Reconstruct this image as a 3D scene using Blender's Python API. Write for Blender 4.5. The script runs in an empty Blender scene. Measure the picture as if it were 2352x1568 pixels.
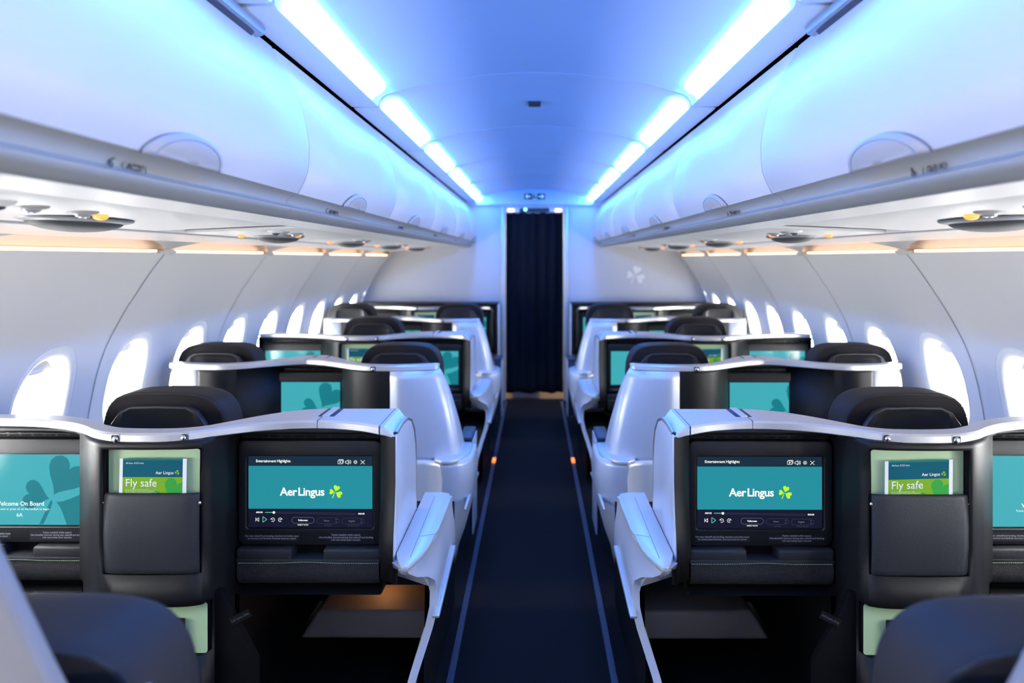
import bpy, bmesh, math, random
from math import pi, sin, cos, radians
from mathutils import Vector
random.seed(4)
SC = bpy.context.scene
COL = SC.collection
# ------------------------------------------------------------------ camera, world, exposure
cam_d = bpy.data.cameras.new('camera')
cam = bpy.data.objects.new('camera', cam_d); COL.objects.link(cam); SC.camera = cam
cam.location = (0, 0, 1.46)
cam.rotation_euler = (radians(90), 0, radians(0.3))
cam_d.sensor_width = 36; cam_d.lens = 1600 / 2352 * 36
cam_d.shift_x = -43.6 / 2352; cam_d.shift_y = -192 / 2352
cam_d.clip_start = 0.02
cam_d.dof.use_dof = True; cam_d.dof.focus_distance = 2.0; cam_d.dof.aperture_fstop = 2.1
world = bpy.data.worlds.new('daylight'); SC.world = world; world.use_nodes = True
wb = world.node_tree.nodes['Background']
wb.inputs[0].default_value = (1.0, 0.97, 0.93, 1); wb.inputs[1].default_value = 33.0
SC.view_settings.view_transform = 'Standard'; SC.view_settings.look = 'None'
SC.view_settings.gamma = 1; SC.view_settings.exposure = 0.12; SC.view_settings.use_curve_mapping = False
SC.cycles.max_bounces = 7; SC.cycles.diffuse_bounces = 5; SC.cycles.glossy_bounces = 3
SC.cycles.transparent_max_bounces = 12; SC.cycles.use_denoising = True
SC.cycles.sample_clamp_indirect = 6
CEIL_COL = (0.05, 0.27, 1.0); CEIL_PWR = 38.0
COVE_COL = (1.0, 0.52, 0.24); COVE_PWR = 5.0

# ------------------------------------------------------------------ materials
MATS = {}
def mat(name, col, rough=0.5, metal=0.0, emit=None, es=1.0, bump=None, coat=0.0, spec=0.5, noise=None):
    m = bpy.data.materials.new(name); m.use_nodes = True; nt = m.node_tree
    p = nt.nodes['Principled BSDF']
    p.inputs['Base Color'].default_value = (*col, 1); p.inputs['Roughness'].default_value = rough
    p.inputs['Metallic'].default_value = metal; p.inputs['Coat Weight'].default_value = coat
    p.inputs['Specular IOR Level'].default_value = spec
    if emit:
        p.inputs['Emission Color'].default_value = (*emit, 1); p.inputs['Emission Strength'].default_value = es
    tc = None
    if bump or noise:
        tc = nt.nodes.new('ShaderNodeTexCoord')
    if bump:
        sc, st, kind = bump
        if kind == 'voronoi':
            n = nt.nodes.new('ShaderNodeTexVoronoi'); n.inputs['Scale'].default_value = sc; out = n.outputs['Distance']
        else:
            n = nt.nodes.new('ShaderNodeTexNoise'); n.inputs['Scale'].default_value = sc
            n.inputs['Detail'].default_value = 4; out = n.outputs['Fac']
        nt.links.new(tc.outputs['Object'], n.inputs['Vector'])
        b = nt.nodes.new('ShaderNodeBump'); b.inputs['Strength'].default_value = st; b.inputs['Distance'].default_value = 0.002
        nt.links.new(out, b.inputs['Height']); nt.links.new(b.outputs['Normal'], p.inputs['Normal'])
    if noise:
        sc, amt = noise
        n = nt.nodes.new('ShaderNodeTexNoise'); n.inputs['Scale'].default_value = sc; n.inputs['Detail'].default_value = 3
        nt.links.new(tc.outputs['Object'], n.inputs['Vector'])
        r = nt.nodes.new('ShaderNodeMapRange'); r.inputs['To Min'].default_value = 1 - amt; r.inputs['To Max'].default_value = 1 + amt
        nt.links.new(n.outputs['Fac'], r.inputs['Value'])
        x = nt.nodes.new('ShaderNodeVectorMath'); x.operation = 'SCALE'; x.inputs[0].default_value = col
        nt.links.new(r.outputs['Result'], x.inputs['Scale']); nt.links.new(x.outputs['Vector'], p.inputs['Base Color'])
    MATS[name] = m
    return m
def srgb(r, g, b):
    f = lambda c: (c / 255 / 12.92) if c <= 10 else ((c / 255 + 0.055) / 1.055) ** 2.4
    return (f(r), f(g), f(b))
mat('white_plastic', (0.72, 0.72, 0.71), 0.38, noise=(3, .01))
mat('bin_plastic', (0.55, 0.55, 0.56), 0.40)
mat('wall_plastic', (0.90, 0.895, 0.88), 0.42, bump=(900, .05, 'noise'))
mat('ceiling_plastic_blue_glow', (0.58, 0.68, 0.84), 0.45)  # white panels; glow of the blue edge lights tinted into the base colour
mat('seam_grey', (0.22, 0.23, 0.26), 0.6)
mat('rail_grey', (0.33, 0.33, 0.315), 0.36)
mat('partition_grey', (0.19, 0.175, 0.165), 0.6)
mat('armrest_navy', (0.020, 0.026, 0.05), 0.45)
mat('latch_grey', (0.36, 0.345, 0.34), 0.4)
mat('dark_gap', (0.03, 0.035, 0.06), 0.7)
mat('silver_paint', (0.64, 0.64, 0.64), 0.36, metal=0.40, noise=(60, .02))
mat('pearl_paint', (0.62, 0.66, 0.72), 0.36, metal=0.25, coat=.2)
mat('edge_metal', (0.45, 0.46, 0.50), 0.36, metal=0.9)
mat('dark_plastic', (0.008, 0.0085, 0.010), 0.42, spec=.26, bump=(1400, .12, 'noise'))
mat('bezel_plastic', (0.011, 0.0115, 0.013), 0.42, spec=.28, bump=(1500, .10, 'noise'))
mat('black', (0.004, 0.004, 0.005), 0.8, spec=.1)
mat('black_gloss', (0.01, 0.01, 0.012), 0.3)
mat('leather', (0.020, 0.022, 0.026), 0.50, spec=.3, bump=(170, .45, 'noise'))
mat('pocket_leather', (0.024, 0.027, 0.033), 0.50, spec=.3, bump=(230, .35, 'noise'))
mat('seat_leather', (0.025, 0.023, 0.024), 0.55, spec=.12, bump=(120, .10, 'noise'))
mat('headrest_plastic', (0.030, 0.030, 0.033), 0.45, bump=(1500, .10, 'noise'))
mat('mesh_fabric', (0.012, 0.012, 0.014), 0.8, bump=(420, 1.0, 'voronoi'))
mat('stitch', (0.35, 0.50, 0.28), 0.7)
mat('green_panel', srgb(176, 204, 160), 0.5)
mat('carpet', (0.007, 0.005, 0.006), 0.95, spec=.15, bump=(700, .6, 'noise'), noise=(25, .25))
mat('strip_blue', (0.030, 0.042, 0.08), 0.35)
mat('ottoman_fabric', (0.055, 0.048, 0.046), 0.7, bump=(300, .3, 'noise'))
mat('curtain_fabric', (0.004, 0.005, 0.010), 0.9, spec=.15)
mat('bulkhead_laminate', (0.60, 0.61, 0.64), 0.45, noise=(400, .03))
mat('emblem_white', (0.85, 0.86, 0.84), 0.4)
mat('white_light', (0.8, 0.8, 0.8), 0.5, emit=CEIL_COL, es=CEIL_PWR)
mat('cove_light', (0.8, 0.8, 0.8), 0.5, emit=COVE_COL, es=COVE_PWR)
mat('orange_lamp', (0.8, 0.4, 0.1), 0.4, emit=(1.0, 0.20, 0.02), es=1.7)
mat('warm_lamp', (0.8, 0.7, 0.5), 0.4, emit=(1.0, 0.52, 0.20), es=3.5)
mat('blue_lamp', (0.3, 0.6, 0.8), 0.4, emit=(0.2, 0.7, 1.0), es=3.0)
mat('reading_lens', (0.75, 0.75, 0.8), 0.15, metal=.6)
mat('speaker_grey', (0.06, 0.065, 0.07), 0.55)
mat('speaker_rim', (0.26, 0.27, 0.29), 0.4)
mat('print_dark', (0.03, 0.03, 0.03), 0.5)
mat('print_grey', (0.30, 0.31, 0.32), 0.6)
mat('print_dim', (0.12, 0.125, 0.13), 0.6)
mat('card_white', (0.85, 0.85, 0.85), 0.6, spec=.08)
mat('card_blue', srgb(12, 86, 100), 0.6, spec=.08)
mat('card_teal', srgb(14, 116, 102), 0.6, spec=.08)
mat('card_green', srgb(120, 168, 40), 0.6, spec=.08)
mat('card_leaf', srgb(56, 154, 62), 0.6, spec=.08)
mat('card_lime', srgb(140, 190, 20), 0.6, spec=.08)
mat('sign_green', srgb(4, 36, 40), 0.4, emit=srgb(0, 35, 40), es=.4)
mat('sign_pale', srgb(190, 225, 230), 0.4, emit=srgb(150, 210, 235), es=.9)
mat('wood_floor', (0.22, 0.10, 0.04), 0.4, noise=(12, .3))
mat('cream', (0.75, 0.78, 0.76), 0.5)
mat('scr_teal', (0.004, 0.01, 0.012), 0.12, emit=srgb(36, 138, 152))
mat('scr_teal_light', (0.004, 0.01, 0.012), 0.12, emit=srgb(62, 166, 176))
mat('scr_teal_dark', (0.004, 0.01, 0.012), 0.12, emit=srgb(22, 120, 132))
mat('scr_navy', (0.005, 0.005, 0.01), 0.12, emit=srgb(19, 21, 40))
mat('scr_navy_top', (0.005, 0.005, 0.01), 0.12, emit=srgb(22, 44, 58))
mat('scr_white', (0.02, 0.02, 0.02), 0.3, emit=srgb(248, 252, 244), es=1.0)
mat('scr_grey', (0.02, 0.02, 0.02), 0.3, emit=srgb(110, 115, 130), es=1.0)
mat('scr_dim', (0.01, 0.01, 0.01), 0.3, emit=srgb(58, 62, 78), es=1.0)
mat('scr_mint', (0.02, 0.02, 0.02), 0.3, emit=srgb(90, 210, 170), es=1.0)
mat('scr_lime', (0.02, 0.02, 0.02), 0.3, emit=srgb(184, 246, 20), es=1.0)
mat('belt_blue', (0.02, 0.10, 0.20), 0.6)
mat('buckle', (0.6, 0.6, 0.62), 0.25, metal=1.0)
g = bpy.data.materials.new('window_glass'); g.use_nodes = True; nt = g.node_tree; nt.nodes.clear()
o_ = nt.nodes.new('ShaderNodeOutputMaterial'); mx = nt.nodes.new('ShaderNodeMixShader'); tr = nt.nodes.new('ShaderNodeBsdfTransparent')
gl = nt.nodes.new('ShaderNodeBsdfGlossy'); gl.inputs['Roughness'].default_value = 0.03
tr.inputs[0].default_value = (.96, .98, 1, 1); mx.inputs[0].default_value = 0.06
nt.links.new(tr.outputs[0], mx.inputs[1]); nt.links.new(gl.outputs[0], mx.inputs[2]); nt.links.new(mx.outputs[0], o_.inputs[0])
MATS['window_glass'] = g

# ------------------------------------------------------------------ mesh builder
def hermite(pts):
    """smooth interpolator through (x, y) knots"""
    pts = sorted(pts); n = len(pts)
    m = []
    for i in range(n):
        if i == 0: m.append((pts[1][1] - pts[0][1]) / (pts[1][0] - pts[0][0]))
        elif i == n - 1: m.append((pts[-1][1] - pts[-2][1]) / (pts[-1][0] - pts[-2][0]))
        else:
            a = (pts[i][1] - pts[i-1][1]) / (pts[i][0] - pts[i-1][0]); b = (pts[i+1][1] - pts[i][1]) / (pts[i+1][0] - pts[i][0])
            m.append(0 if a * b <= 0 else 2 * a * b / (a + b))
    def f(x):
        if x <= pts[0][0]: return pts[0][1]
        if x >= pts[-1][0]: return pts[-1][1]
        for i in range(n - 1):
            if x <= pts[i+1][0]:
                h = pts[i+1][0] - pts[i][0]; t = (x - pts[i][0]) / h
                return (pts[i][1] * (1 + 2*t) * (1-t)**2 + h * m[i] * t * (1-t)**2 + pts[i+1][1] * t*t * (3-2*t) + h * m[i+1] * t*t * (t-1))
    return f
def lin(a, b, n): return [a + (b - a) * i / (n - 1) for i in range(n)]
def rrect(x0, x1, z0, z1, r, k=5):
    pts = []
    for cx, cz, a0 in ((x1 - r, z0 + r, -90), (x1 - r, z1 - r, 0), (x0 + r, z1 - r, 90), (x0 + r, z0 + r, 180)):
        for i in range(k + 1):
            t = radians(a0 + 90 * i / k); pts.append((cx + r * cos(t), cz + r * sin(t)))
    return pts
def heart(cx, cz, L, ang, wid=1.0, n=12):
    """heart-shaped leaf: tip at (cx,cz), lobes at distance L in direction ang"""
    pts = []
    for i in range(2 * n + 1):
        t = 2 * pi * i / (2 * n)
        hx = 16 * sin(t) ** 3; hz = 13 * cos(t) - 5 * cos(2*t) - 2 * cos(3*t) - cos(4*t)
        u = (hz + 17) / 29.0 * L; v = hx / 32.0 * L * wid
        pts.append((cx + u * cos(ang) - v * sin(ang), cz + u * sin(ang) + v * cos(ang)))
    return pts[:-1]
def shamrock(cx, cz, S):
    """returns polygons of a three-leaf clover about S wide, stem to the lower left"""
    P = [heart(cx + .01*S, cz + .04*S, .56 * S, radians(72), 1.0),
         heart(cx - .05*S, cz - .01*S, .46 * S, radians(172), 1.0),
         heart(cx + .03*S, cz - .03*S, .58 * S, radians(-28), 1.02)]
    stem = []
    for i in range(7):
        t = i / 6; stem.append((cx - .02*S - .22 * S * t, cz - .02*S - .5 * S * (t ** 1.3)))
    poly = [(x - .022 * S - .02*S*k/6, z) for k, (x, z) in enumerate(stem)] + [(x + .022 * S + .02*S*k/6, z) for k, (x, z) in reversed(list(enumerate(stem)))]
    P.append(poly)
    return P
def clip(poly, x0, x1, z0, z1):
    def side(p, f, g):
        out = []
        for i in range(len(p)):
            a, b = p[i-1], p[i]
            fa, fb = f(a), f(b)
            if (fa >= 0) != (fb >= 0):
                t = fa / (fa - fb); out.append((a[0] + (b[0]-a[0])*t, a[1] + (b[1]-a[1])*t))
            if fb >= 0: out.append(b)
        return out
    for f in (lambda q: q[0]-x0, lambda q: x1-q[0], lambda q: q[1]-z0, lambda q: z1-q[1]):
        poly = side(poly, f, None)
        if len(poly) < 3: return []
    return poly
TEXT_CACHE = {}
def text_geo(s, size, align='CENTER', bold=0.0, spacing=1.0):
    key = (s, size, align, bold, spacing)
    if key in TEXT_CACHE: return TEXT_CACHE[key]
    c = bpy.data.curves.new('lettering', 'FONT'); c.body = s; c.size = size; c.align_x = align; c.align_y = 'CENTER'
    c.resolution_u = 3; c.offset = bold * size; c.space_character = spacing; c.fill_mode = 'FRONT'
    ob = bpy.data.objects.new('lettering', c); COL.objects.link(ob)
    bpy.context.view_layer.update()
    dg = bpy.context.evaluated_depsgraph_get(); me = bpy.data.meshes.new_from_object(ob.evaluated_get(dg))
    V = [(v.co.x, v.co.y) for v in me.vertices]; F = [tuple(p.vertices) for p in me.polygons]
    bpy.data.objects.remove(ob); bpy.data.curves.remove(c); bpy.data.meshes.remove(me)
    TEXT_CACHE[key] = (V, F); return V, F

class MB:
    def __init__(s, side=1):
        s.v = []; s.f = []; s.m = []; s.side = side
    def add(s, V, F, mi=0, raw=False):
        b = len(s.v)
        k = 1 if raw else s.side
        s.v += [(x * k, y, z) for x, y, z in V]
        for f in F:
            s.f.append(tuple(b + i for i in f)); s.m.append(mi)
    def grid(s, rows, mi=0, closed=False, caps=False, raw=False):
        n = len(rows[0]); V = [p for r in rows for p in r]; F = []
        for i in range(len(rows) - 1):
            for j in range(n if closed else n - 1):
                k = (j + 1) % n
                F.append((i*n + j, i*n + k, (i+1)*n + k, (i+1)*n + j))
        if caps:
            F.append(tuple(range(n))); F.append(tuple((len(rows)-1)*n + j for j in reversed(range(n))))
        s.add(V, F, mi, raw)
    def bevel_add(s, V, F, r, seg=2, mi=0, ang=30, raw=False):
        bm = bmesh.new(); vs = [bm.verts.new(v) for v in V]
        for f in F:
            try: bm.faces.new([vs[i] for i in f])
            except ValueError: pass
        bmesh.ops.recalc_face_normals(bm, faces=bm.faces)
        if r > 0:
            E = [e for e in bm.edges if len(e.link_faces) == 2 and e.calc_face_angle(0) > radians(ang)]
            bmesh.ops.bevel(bm, geom=E, offset=r, segments=seg, affect='EDGES', profile=0.5, clamp_overlap=True)
        bm.verts.index_update()
        s.add([tuple(v.co) for v in bm.verts], [tuple(v.index for v in f.verts) for f in bm.faces], mi, raw); bm.free()
    def box(s, x0, x1, y0, y1, z0, z1, r=0.0, seg=2, mi=0, raw=False):
        V = [(x, y, z) for x in (x0, x1) for y in (y0, y1) for z in (z0, z1)]
        F = [(0,1,3,2), (4,6,7,5), (0,4,5,1), (2,3,7,6), (0,2,6,4), (1,5,7,3)]
        s.bevel_add(V, F, r, seg, mi, raw=raw)
    def prism(s, poly, fa, fb, r=0.0, seg=2, mi=0, ang=30, raw=False):
        """poly (u,v) swept from mapping fa to fb (each (u,v)->xyz)"""
        n = len(poly); V = [fa(*p) for p in poly] + [fb(*p) for p in poly]
        F = [tuple(range(n)), tuple(reversed(range(n, 2*n)))] + [(i, (i+1) % n, n + (i+1) % n, n + i) for i in range(n)]
        s.bevel_add(V, F, r, seg, mi, ang, raw)
    def plate(s, poly, y0, y1, r=0.0, mi=0, raw=False, seg=2, ang=30):
        s.prism(poly, lambda u, v: (u, y0, v), lambda u, v: (u, y1, v), r, seg, mi, ang, raw)
    def ring(s, outer, inner, y0, y1, yi=None, mi=0, raw=False, bev=0.004):
        """picture-frame plate in XZ; y0 front, y1 back"""
        n = len(outer)
        def inset(P, d):
            cx = sum(p[0] for p in P)/n; cz = sum(p[1] for p in P)/n
            out = []
            for x, z in P:
                L = math.hypot(x-cx, z-cz); out.append((x - (x-cx)/L*d, z - (z-cz)/L*d))
            return out
        rows = [[(x, y1, z) for x, z in outer], [(x, y0 + bev, z) for x, z in outer],
                [(x, y0 + bev*.3, z) for x, z in inset(outer, bev*.3)], [(x, y0, z) for x, z in inset(outer, bev)],
                [(x, y0, z) for x, z in inset(inner, -bev*.7)], [(x, y0 + bev*.5, z) for x, z in inner],
                [(x, y1 if yi is None else yi, z) for x, z in inner]]
        if yi is None: rows.append(rows[0])
        s.grid(rows, mi, closed=True, raw=raw)
    def flat(s, poly, y, mi=0, raw=True):
        s.add([(u, y, v) for u, v in poly], [tuple(range(len(poly)))], mi, raw)
    def text(s, st, size, fn, mi=0, align='CENTER', bold=0.0, spacing=1.0):
        V, F = text_geo(st, size, align, bold, spacing)
        s.add([fn(u, v) for u, v in V], F, mi, raw=True)
    def tube(s, pts, rad, n=8, mi=0, raw=False):
        rows = []
        for i, p in enumerate(pts):
            p = Vector(p); a = Vector(pts[max(i-1, 0)]); b = Vector(pts[min(i+1, len(pts)-1)])
            d = (b - a).normalized(); u = d.cross(Vector((0.13, 0.21, 1))).normalized(); w = d.cross(u)
            rows.append([tuple(p + u * rad * cos(2*pi*k/n) + w * rad * sin(2*pi*k/n)) for k in range(n)])
        s.grid(rows, mi, closed=True, caps=True, raw=raw)
    def ellipsoid(s, c, r, nu=20, nv=10, mi=0, half=None, raw=False):
        rows = []
        v0, v1 = (-pi/2, pi/2) if half is None else half
        for i in range(nv + 1):
            t = v0 + (v1 - v0) * i / nv
            rows.append([(c[0] + r[0]*cos(t)*cos(2*pi*k/nu), c[1] + r[1]*cos(t)*sin(2*pi*k/nu), c[2] + r[2]*sin(t)) for k in range(nu)])
        s.grid(rows, mi, closed=True, raw=raw)
    def build(s, name, mats, parent=None, origin=(0, 0, 0), smooth=True, solid=0.0, recalc=True, off=-1, angle=35):
        me = bpy.data.meshes.new(name)
        me.from_pydata([(x - origin[0], y - origin[1], z - origin[2]) for x, y, z in s.v], [], s.f)
        if isinstance(mats, str): mats = [mats]
        for m in mats: me.materials.append(MATS[m])
        for p, mi in zip(me.polygons, s.m): p.material_index = mi
        bm = bmesh.new(); bm.from_mesh(me)
        if recalc:
            bmesh.ops.remove_doubles(bm, verts=bm.verts, dist=1e-6)
            bmesh.ops.recalc_face_normals(bm, faces=bm.faces)
        bm.to_mesh(me); bm.free()
        if smooth:
            me.shade_smooth(); me.set_sharp_from_angle(angle=radians(angle))
        ob = bpy.data.objects.new(name, me); COL.objects.link(ob)
        if parent is None: ob.location = origin
        else: ob.parent = parent
        if solid:
            md = ob.modifiers.new('thickness', 'SOLIDIFY'); md.thickness = solid; md.offset = off
        return ob
def tag(o, label=None, cat=None, group=None, kind=None):
    if label: o['label'] = label
    if cat: o['category'] = cat
    if group: o['group'] = group
    if kind: o['kind'] = kind
    return o
def empty(name, loc):
    o = bpy.data.objects.new(name, None); COL.objects.link(o); o.location = loc; o.empty_display_size = .1
    return o
KIDS = lambda o: [c for c in bpy.data.objects if c.parent == o]
def copy_tree(o, parent=None, loc=None):
    c = o.copy(); COL.objects.link(c); c.parent = parent
    if loc: c.location = loc
    for ch in KIDS(o): copy_tree(ch, c)
    return c
def struct(o): o['kind'] = 'structure'; return o

# ------------------------------------------------------------------ cabin shell
Y0, Y1 = -2.54, 7.15          # rear and forward ends of the cabin
WALLP = hermite([(0, 1.70), (.30, 1.78), (.55, 1.815), (.75, 1.815), (.92, 1.79), (1.08, 1.745), (1.22, 1.675), (1.33, 1.605), (1.42, 1.535), (1.48, 1.482)])
WIN_P = .533; WIN_0 = 2.52
SEAMS = [2.7865 + 1.066 * j for j in range(-4, 5)]
def pillow(y):
    return 0.014 * max(math.exp(-((y - s) / .075) ** 2) for s in SEAMS)
def wall_pt(y, z):
    fade = max(0, min(1, (1.48 - z) / .15))
    return (WALLP(z) - pillow(y) * fade, y, z)
def superell(hw, hh, t, n=2.6):
    c, s_ = cos(t), sin(t)
    return (hw * abs(c) ** (2/n) * (1 if c >= 0 else -1), hh * abs(s_) ** (2/n) * (1 if s_ >= 0 else -1))
ZB0, ZB1, ZC = .60, 1.22, .905
NW = 56
def window_cell(mb, yc):
    hw = WIN_P / 2
    ca = math.atan2(ZB1 - ZC, hw); cb = math.atan2(ZC - ZB0, hw)
    angs = []
    for a, b, n in ((-cb, ca, 14), (ca, pi - ca, 14), (pi - ca, pi + cb, 14), (pi + cb, 2*pi - cb, 14)):
        angs += [a + (b - a) * i / n for i in range(n)]
    rows = []
    for t in (0, .12, .3, .55, .8, 1):
        row = []
        for a in angs:
            c, s_ = cos(a), sin(a)
            k = min(hw / abs(c) if abs(c) > 1e-9 else 1e9, ((ZB1 - ZC) if s_ > 0 else (ZC - ZB0)) / abs(s_) if abs(s_) > 1e-9 else 1e9)
            ry, rz = c * k, s_ * k
            # hole point along the same ray
            hx, hz = .165, .232; n = 2.5
            kk = 1 / ((abs(c)/hx) ** n + (abs(s_)/hz) ** n) ** (1/n)
            py = c * kk * (1 - t) + ry * t; pz = s_ * kk * (1 - t) + rz * t
            row.append(wall_pt(yc + py, ZC + pz))
        rows.append(row)
    mb.grid(rows, 0, closed=True)
    return angs
win_centres = [WIN_0 + WIN_P * k for k in range(-9, 9)]
for side, nm in ((-1, 'left'), (1, 'right')):
    mb = MB(side)
    hw_ = WIN_P / 2; n_ = 14
    def edge_ys(dz):
        a0 = math.atan2(dz, hw_)
        off = sorted(dz / math.tan(a0 + (pi - 2 * a0) * i / n_) for i in range(n_ + 1))
        out = [Y0]
        for yc in win_centres: out += [yc + o for o in off[(0 if yc == win_centres[0] else 1):] if yc + o > Y0 + 1e-4]
        return out + [Y1]
    yt, yb_ = edge_ys(ZB1 - ZC), edge_ys(ZC - ZB0)
    mb.grid([[wall_pt(y, z) for y in yt] for z in lin(ZB1, 1.48, 9)]); mb.grid([[wall_pt(y, z) for y in yb_] for z in lin(0, ZB0, 9)])
    ye = win_centres[-1] + WIN_P/2
    mb.grid([[wall_pt(y, z) for y in lin(ye, Y1, 3)] for z in lin(ZB0, ZB1, 9)])
    for yc in win_centres: angs = window_cell(mb, yc)
    for y in SEAMS:   # narrow joint lines between the panels
        mb.grid([[(wall_pt(y + d, z)[0] - .0030, y + d, z) for d in (-.0022, .0022)] for z in lin(.05, 1.475, 40)], 1)
    w = mb.build('wall_' + nm, ['wall_plastic', 'seam_grey'], angle=60); struct(w)
    # window assemblies
    for i, yc in enumerate(win_centres):
        if yc < -1: continue
        mb = MB(side)
        rows = []
        for (hx, hz, dz, out) in ((.165, .232, 0, 0), (.160, .227, 0, .003), (.148, .212, 0, .005), (.138, .200, 0, .009), (.130, .190, 0, .018), (.126, .185, 0, .032), (.124, .183, 0, .075)):
            row = []
            for a in angs:
                c, s_ = cos(a), sin(a); n = 2.5
                kk = 1 / ((abs(c)/hx) ** n + (abs(s_)/hz) ** n) ** (1/n)
                y = yc + c * kk; z = ZC + dz + s_ * kk
                row.append((wall_pt(y, z)[0] + out, y, z))
            rows.append(row)
        mb.grid(rows, closed=True)
        fr = mb.build('window_%d' % (i + 1 + (0 if side < 0 else 20)), 'wall_plastic', origin=(side * 1.8, yc, .72), solid=.004, off=0); struct(fr)
        mb = MB(side)
        mb.grid([[(wall_pt(yc, z)[0] + .075, yc + dy, z) for dy in (-.14, .14)] for z in lin(ZC - .2, ZC + .2, 8)])
        mb.build('pane', 'window_glass', fr, origin=(side * 1.8, yc, .72))
        mb = MB(side)   # raised shade with its curved grip, showing at the top of the opening
        lo = ZC + .187 - (.050 if i % 3 else .062)
        mb.grid([[(wall_pt(yc, z)[0] + .066, yc + dy, z) for dy in lin(-.13, .13, 5)] for z in lin(lo, ZC + .2, 4)])
        mb.ellipsoid((wall_pt(yc, lo + .01)[0] + .062, yc, lo + .012), (.008, .055, .010))
        mb.build('shade', 'white_plastic', fr, origin=(side * 1.8, yc, .72), solid=.003)
    # light slot above the wall panels
    mb = MB(side)
    mb.grid([[(x, y, z) for y in (Y0, Y1)] for x, z in ((1.482, 1.48), (1.500, 1.478), (1.512, 1.49), (1.525, 1.55), (1.50, 1.60), (1.44, 1.61), (1.43, 1.53))])
    t = mb.build('trim_%d' % (1 if side < 0 else 2), 'white_plastic', angle=80); struct(t)
    # lower lining under the bins (the soffit the service panels sit in)
    mb = MB(side)
    mb.grid([[(x, y, z) for y in (Y0, Y1)] for x, z in ((.672, 1.566), (.80, 1.563), (.80, 1.574), (1.205, 1.560), (1.205, 1.545), (1.225, 1.5445), (1.225, 1.540), (1.42, 1.525), (1.43, 1.527), (1.43, 1.535))])
    mb.grid([[(x, y, z) for y in (Y0, Y1)] for x, z in ((1.208, 1.5445), (1.232, 1.5425))], 1)
    t = mb.build('ceiling_soffit_' + nm, ['white_plastic', 'seam_grey'], angle=20); struct(t)
# outer crown, keeps the sky out of the space above the bins
mb = MB()
mb.grid([[(x, y, z) for y in (Y0, Y1 + 1.3)] for x, z in ((-1.525, 1.55), (-1.46, 1.9), (-1.0, 2.3), (0, 2.45), (1.0, 2.3), (1.46, 1.9), (1.525, 1.55))])
struct(mb.build('ceiling_crown', 'black', solid=.02, off=1))
mb = MB(); mb.grid([[(x, Y0, z) for x in (-1.9, 1.9)] for z in (0, 2.5)]); struct(mb.build('wall_rear', 'bulkhead_laminate', solid=.02))
# floor
mb = MB(); mb.box(-1.9, 1.9, Y0, Y1 + .08, -.06, 0); struct(mb.build('floor', 'carpet'))

# vaulted ceiling panels, each with a light down both edges
CP = 1.065; C0 = 1.57
def vault(a):     # height of the vault at distance a from the centre line
    return 2.157 - .27 * a * a
ci = 0; k = -4
while C0 + CP * k < Y1 - .1:
    ya, yb = C0 + CP * k + .004, min(C0 + CP * (k + 1) - .004, Y1)
    mb = MB()
    N = 30
    xs = lin(-.560, .560, N)
    rows = []
    for y, dz in ((ya, .020), (ya + .006, .004), (ya + .022, 0), (yb - .022, 0), (yb - .006, .004), (yb, .020)):
        rows.append([(x, y, vault(abs(x)) + dz) for x in xs])
    mb.grid(rows)
    for s_ in (-1, 1):
        r2 = []
        for y, dz in ((ya, .020), (ya + .006, .004), (ya + .022, 0), (yb - .022, 0), (yb - .006, .004), (yb, .020)):
            r2.append([(s_ * x, y, z + dz) for x, z in ((.560, 2.0725), (.578, 2.062), (.588, 2.045), (.590, 2.030), (.60, 2.027), (.686, 2.026), (.692, 2.034), (.692, 2.06))])
        mb.grid(r2)
    c = mb.build('ceiling' if ci == 0 else 'ceiling.%03d' % ci, 'ceiling_plastic_blue_glow', angle=50); struct(c)
    # lights
    if ya > -2.6:
        for s_, sn in ((-1, 'left'), (1, 'right')):
            L0, L1 = ya + .04, yb - .12
            mb = MB(s_)
            prof = [(.586, 2.031), (.581, 2.046), (.565, 2.060), (.530, 2.0735)]
            rows = []
            for i, y in enumerate([L0, L0 + .012, L0 + .035] + lin(L0 + .2, L1 - .035, 5) + [L1 - .012, L1]):
                e = 1.0
                if i in (0, 9): e = .55
                if i in (1, 8): e = .85
                rows.append([(.586 + (x - .586) * e, y, 2.031 + (z - 2.031) * e) for x, z in prof])
            mb.grid(rows)
            li = mb.build('cove_light', 'white_light', origin=(s_ * .555, (L0 + L1) / 2, 2.05), solid=.003)
            seen = [kk for kk in range(0, 6)]
            n = k
            if n in seen:
                word = ['nearest the camera, its near end cut by the top of the frame' if False else 'nearest and longest', 'second from the camera', 'third from the camera', 'fourth from the camera', 'last and smallest before the curtain wall', 'last'][min(n, 5)]
                tag(li, 'ceiling edge light on the %s of the vault, %s' % (sn, word), 'ceiling light', 'edge lights of the vaulted ceiling')
            else:
                tag(li, 'ceiling edge light behind the camera on the %s of the vault' % sn, 'ceiling light', 'edge lights of the vaulted ceiling')
    k += 1; ci += 1
# small dark placard on the second vault panel
mb = MB(); zc = vault(0)
mb.box(-.028, .028, 3.10, 3.17, zc - .012, zc + .004, .004); tag(mb.build('ceiling_placard', 'print_dark', origin=(0, 3.13, zc)), 'small dark rectangle on the blue-lit vaulted ceiling above the aisle', 'placard')

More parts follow.
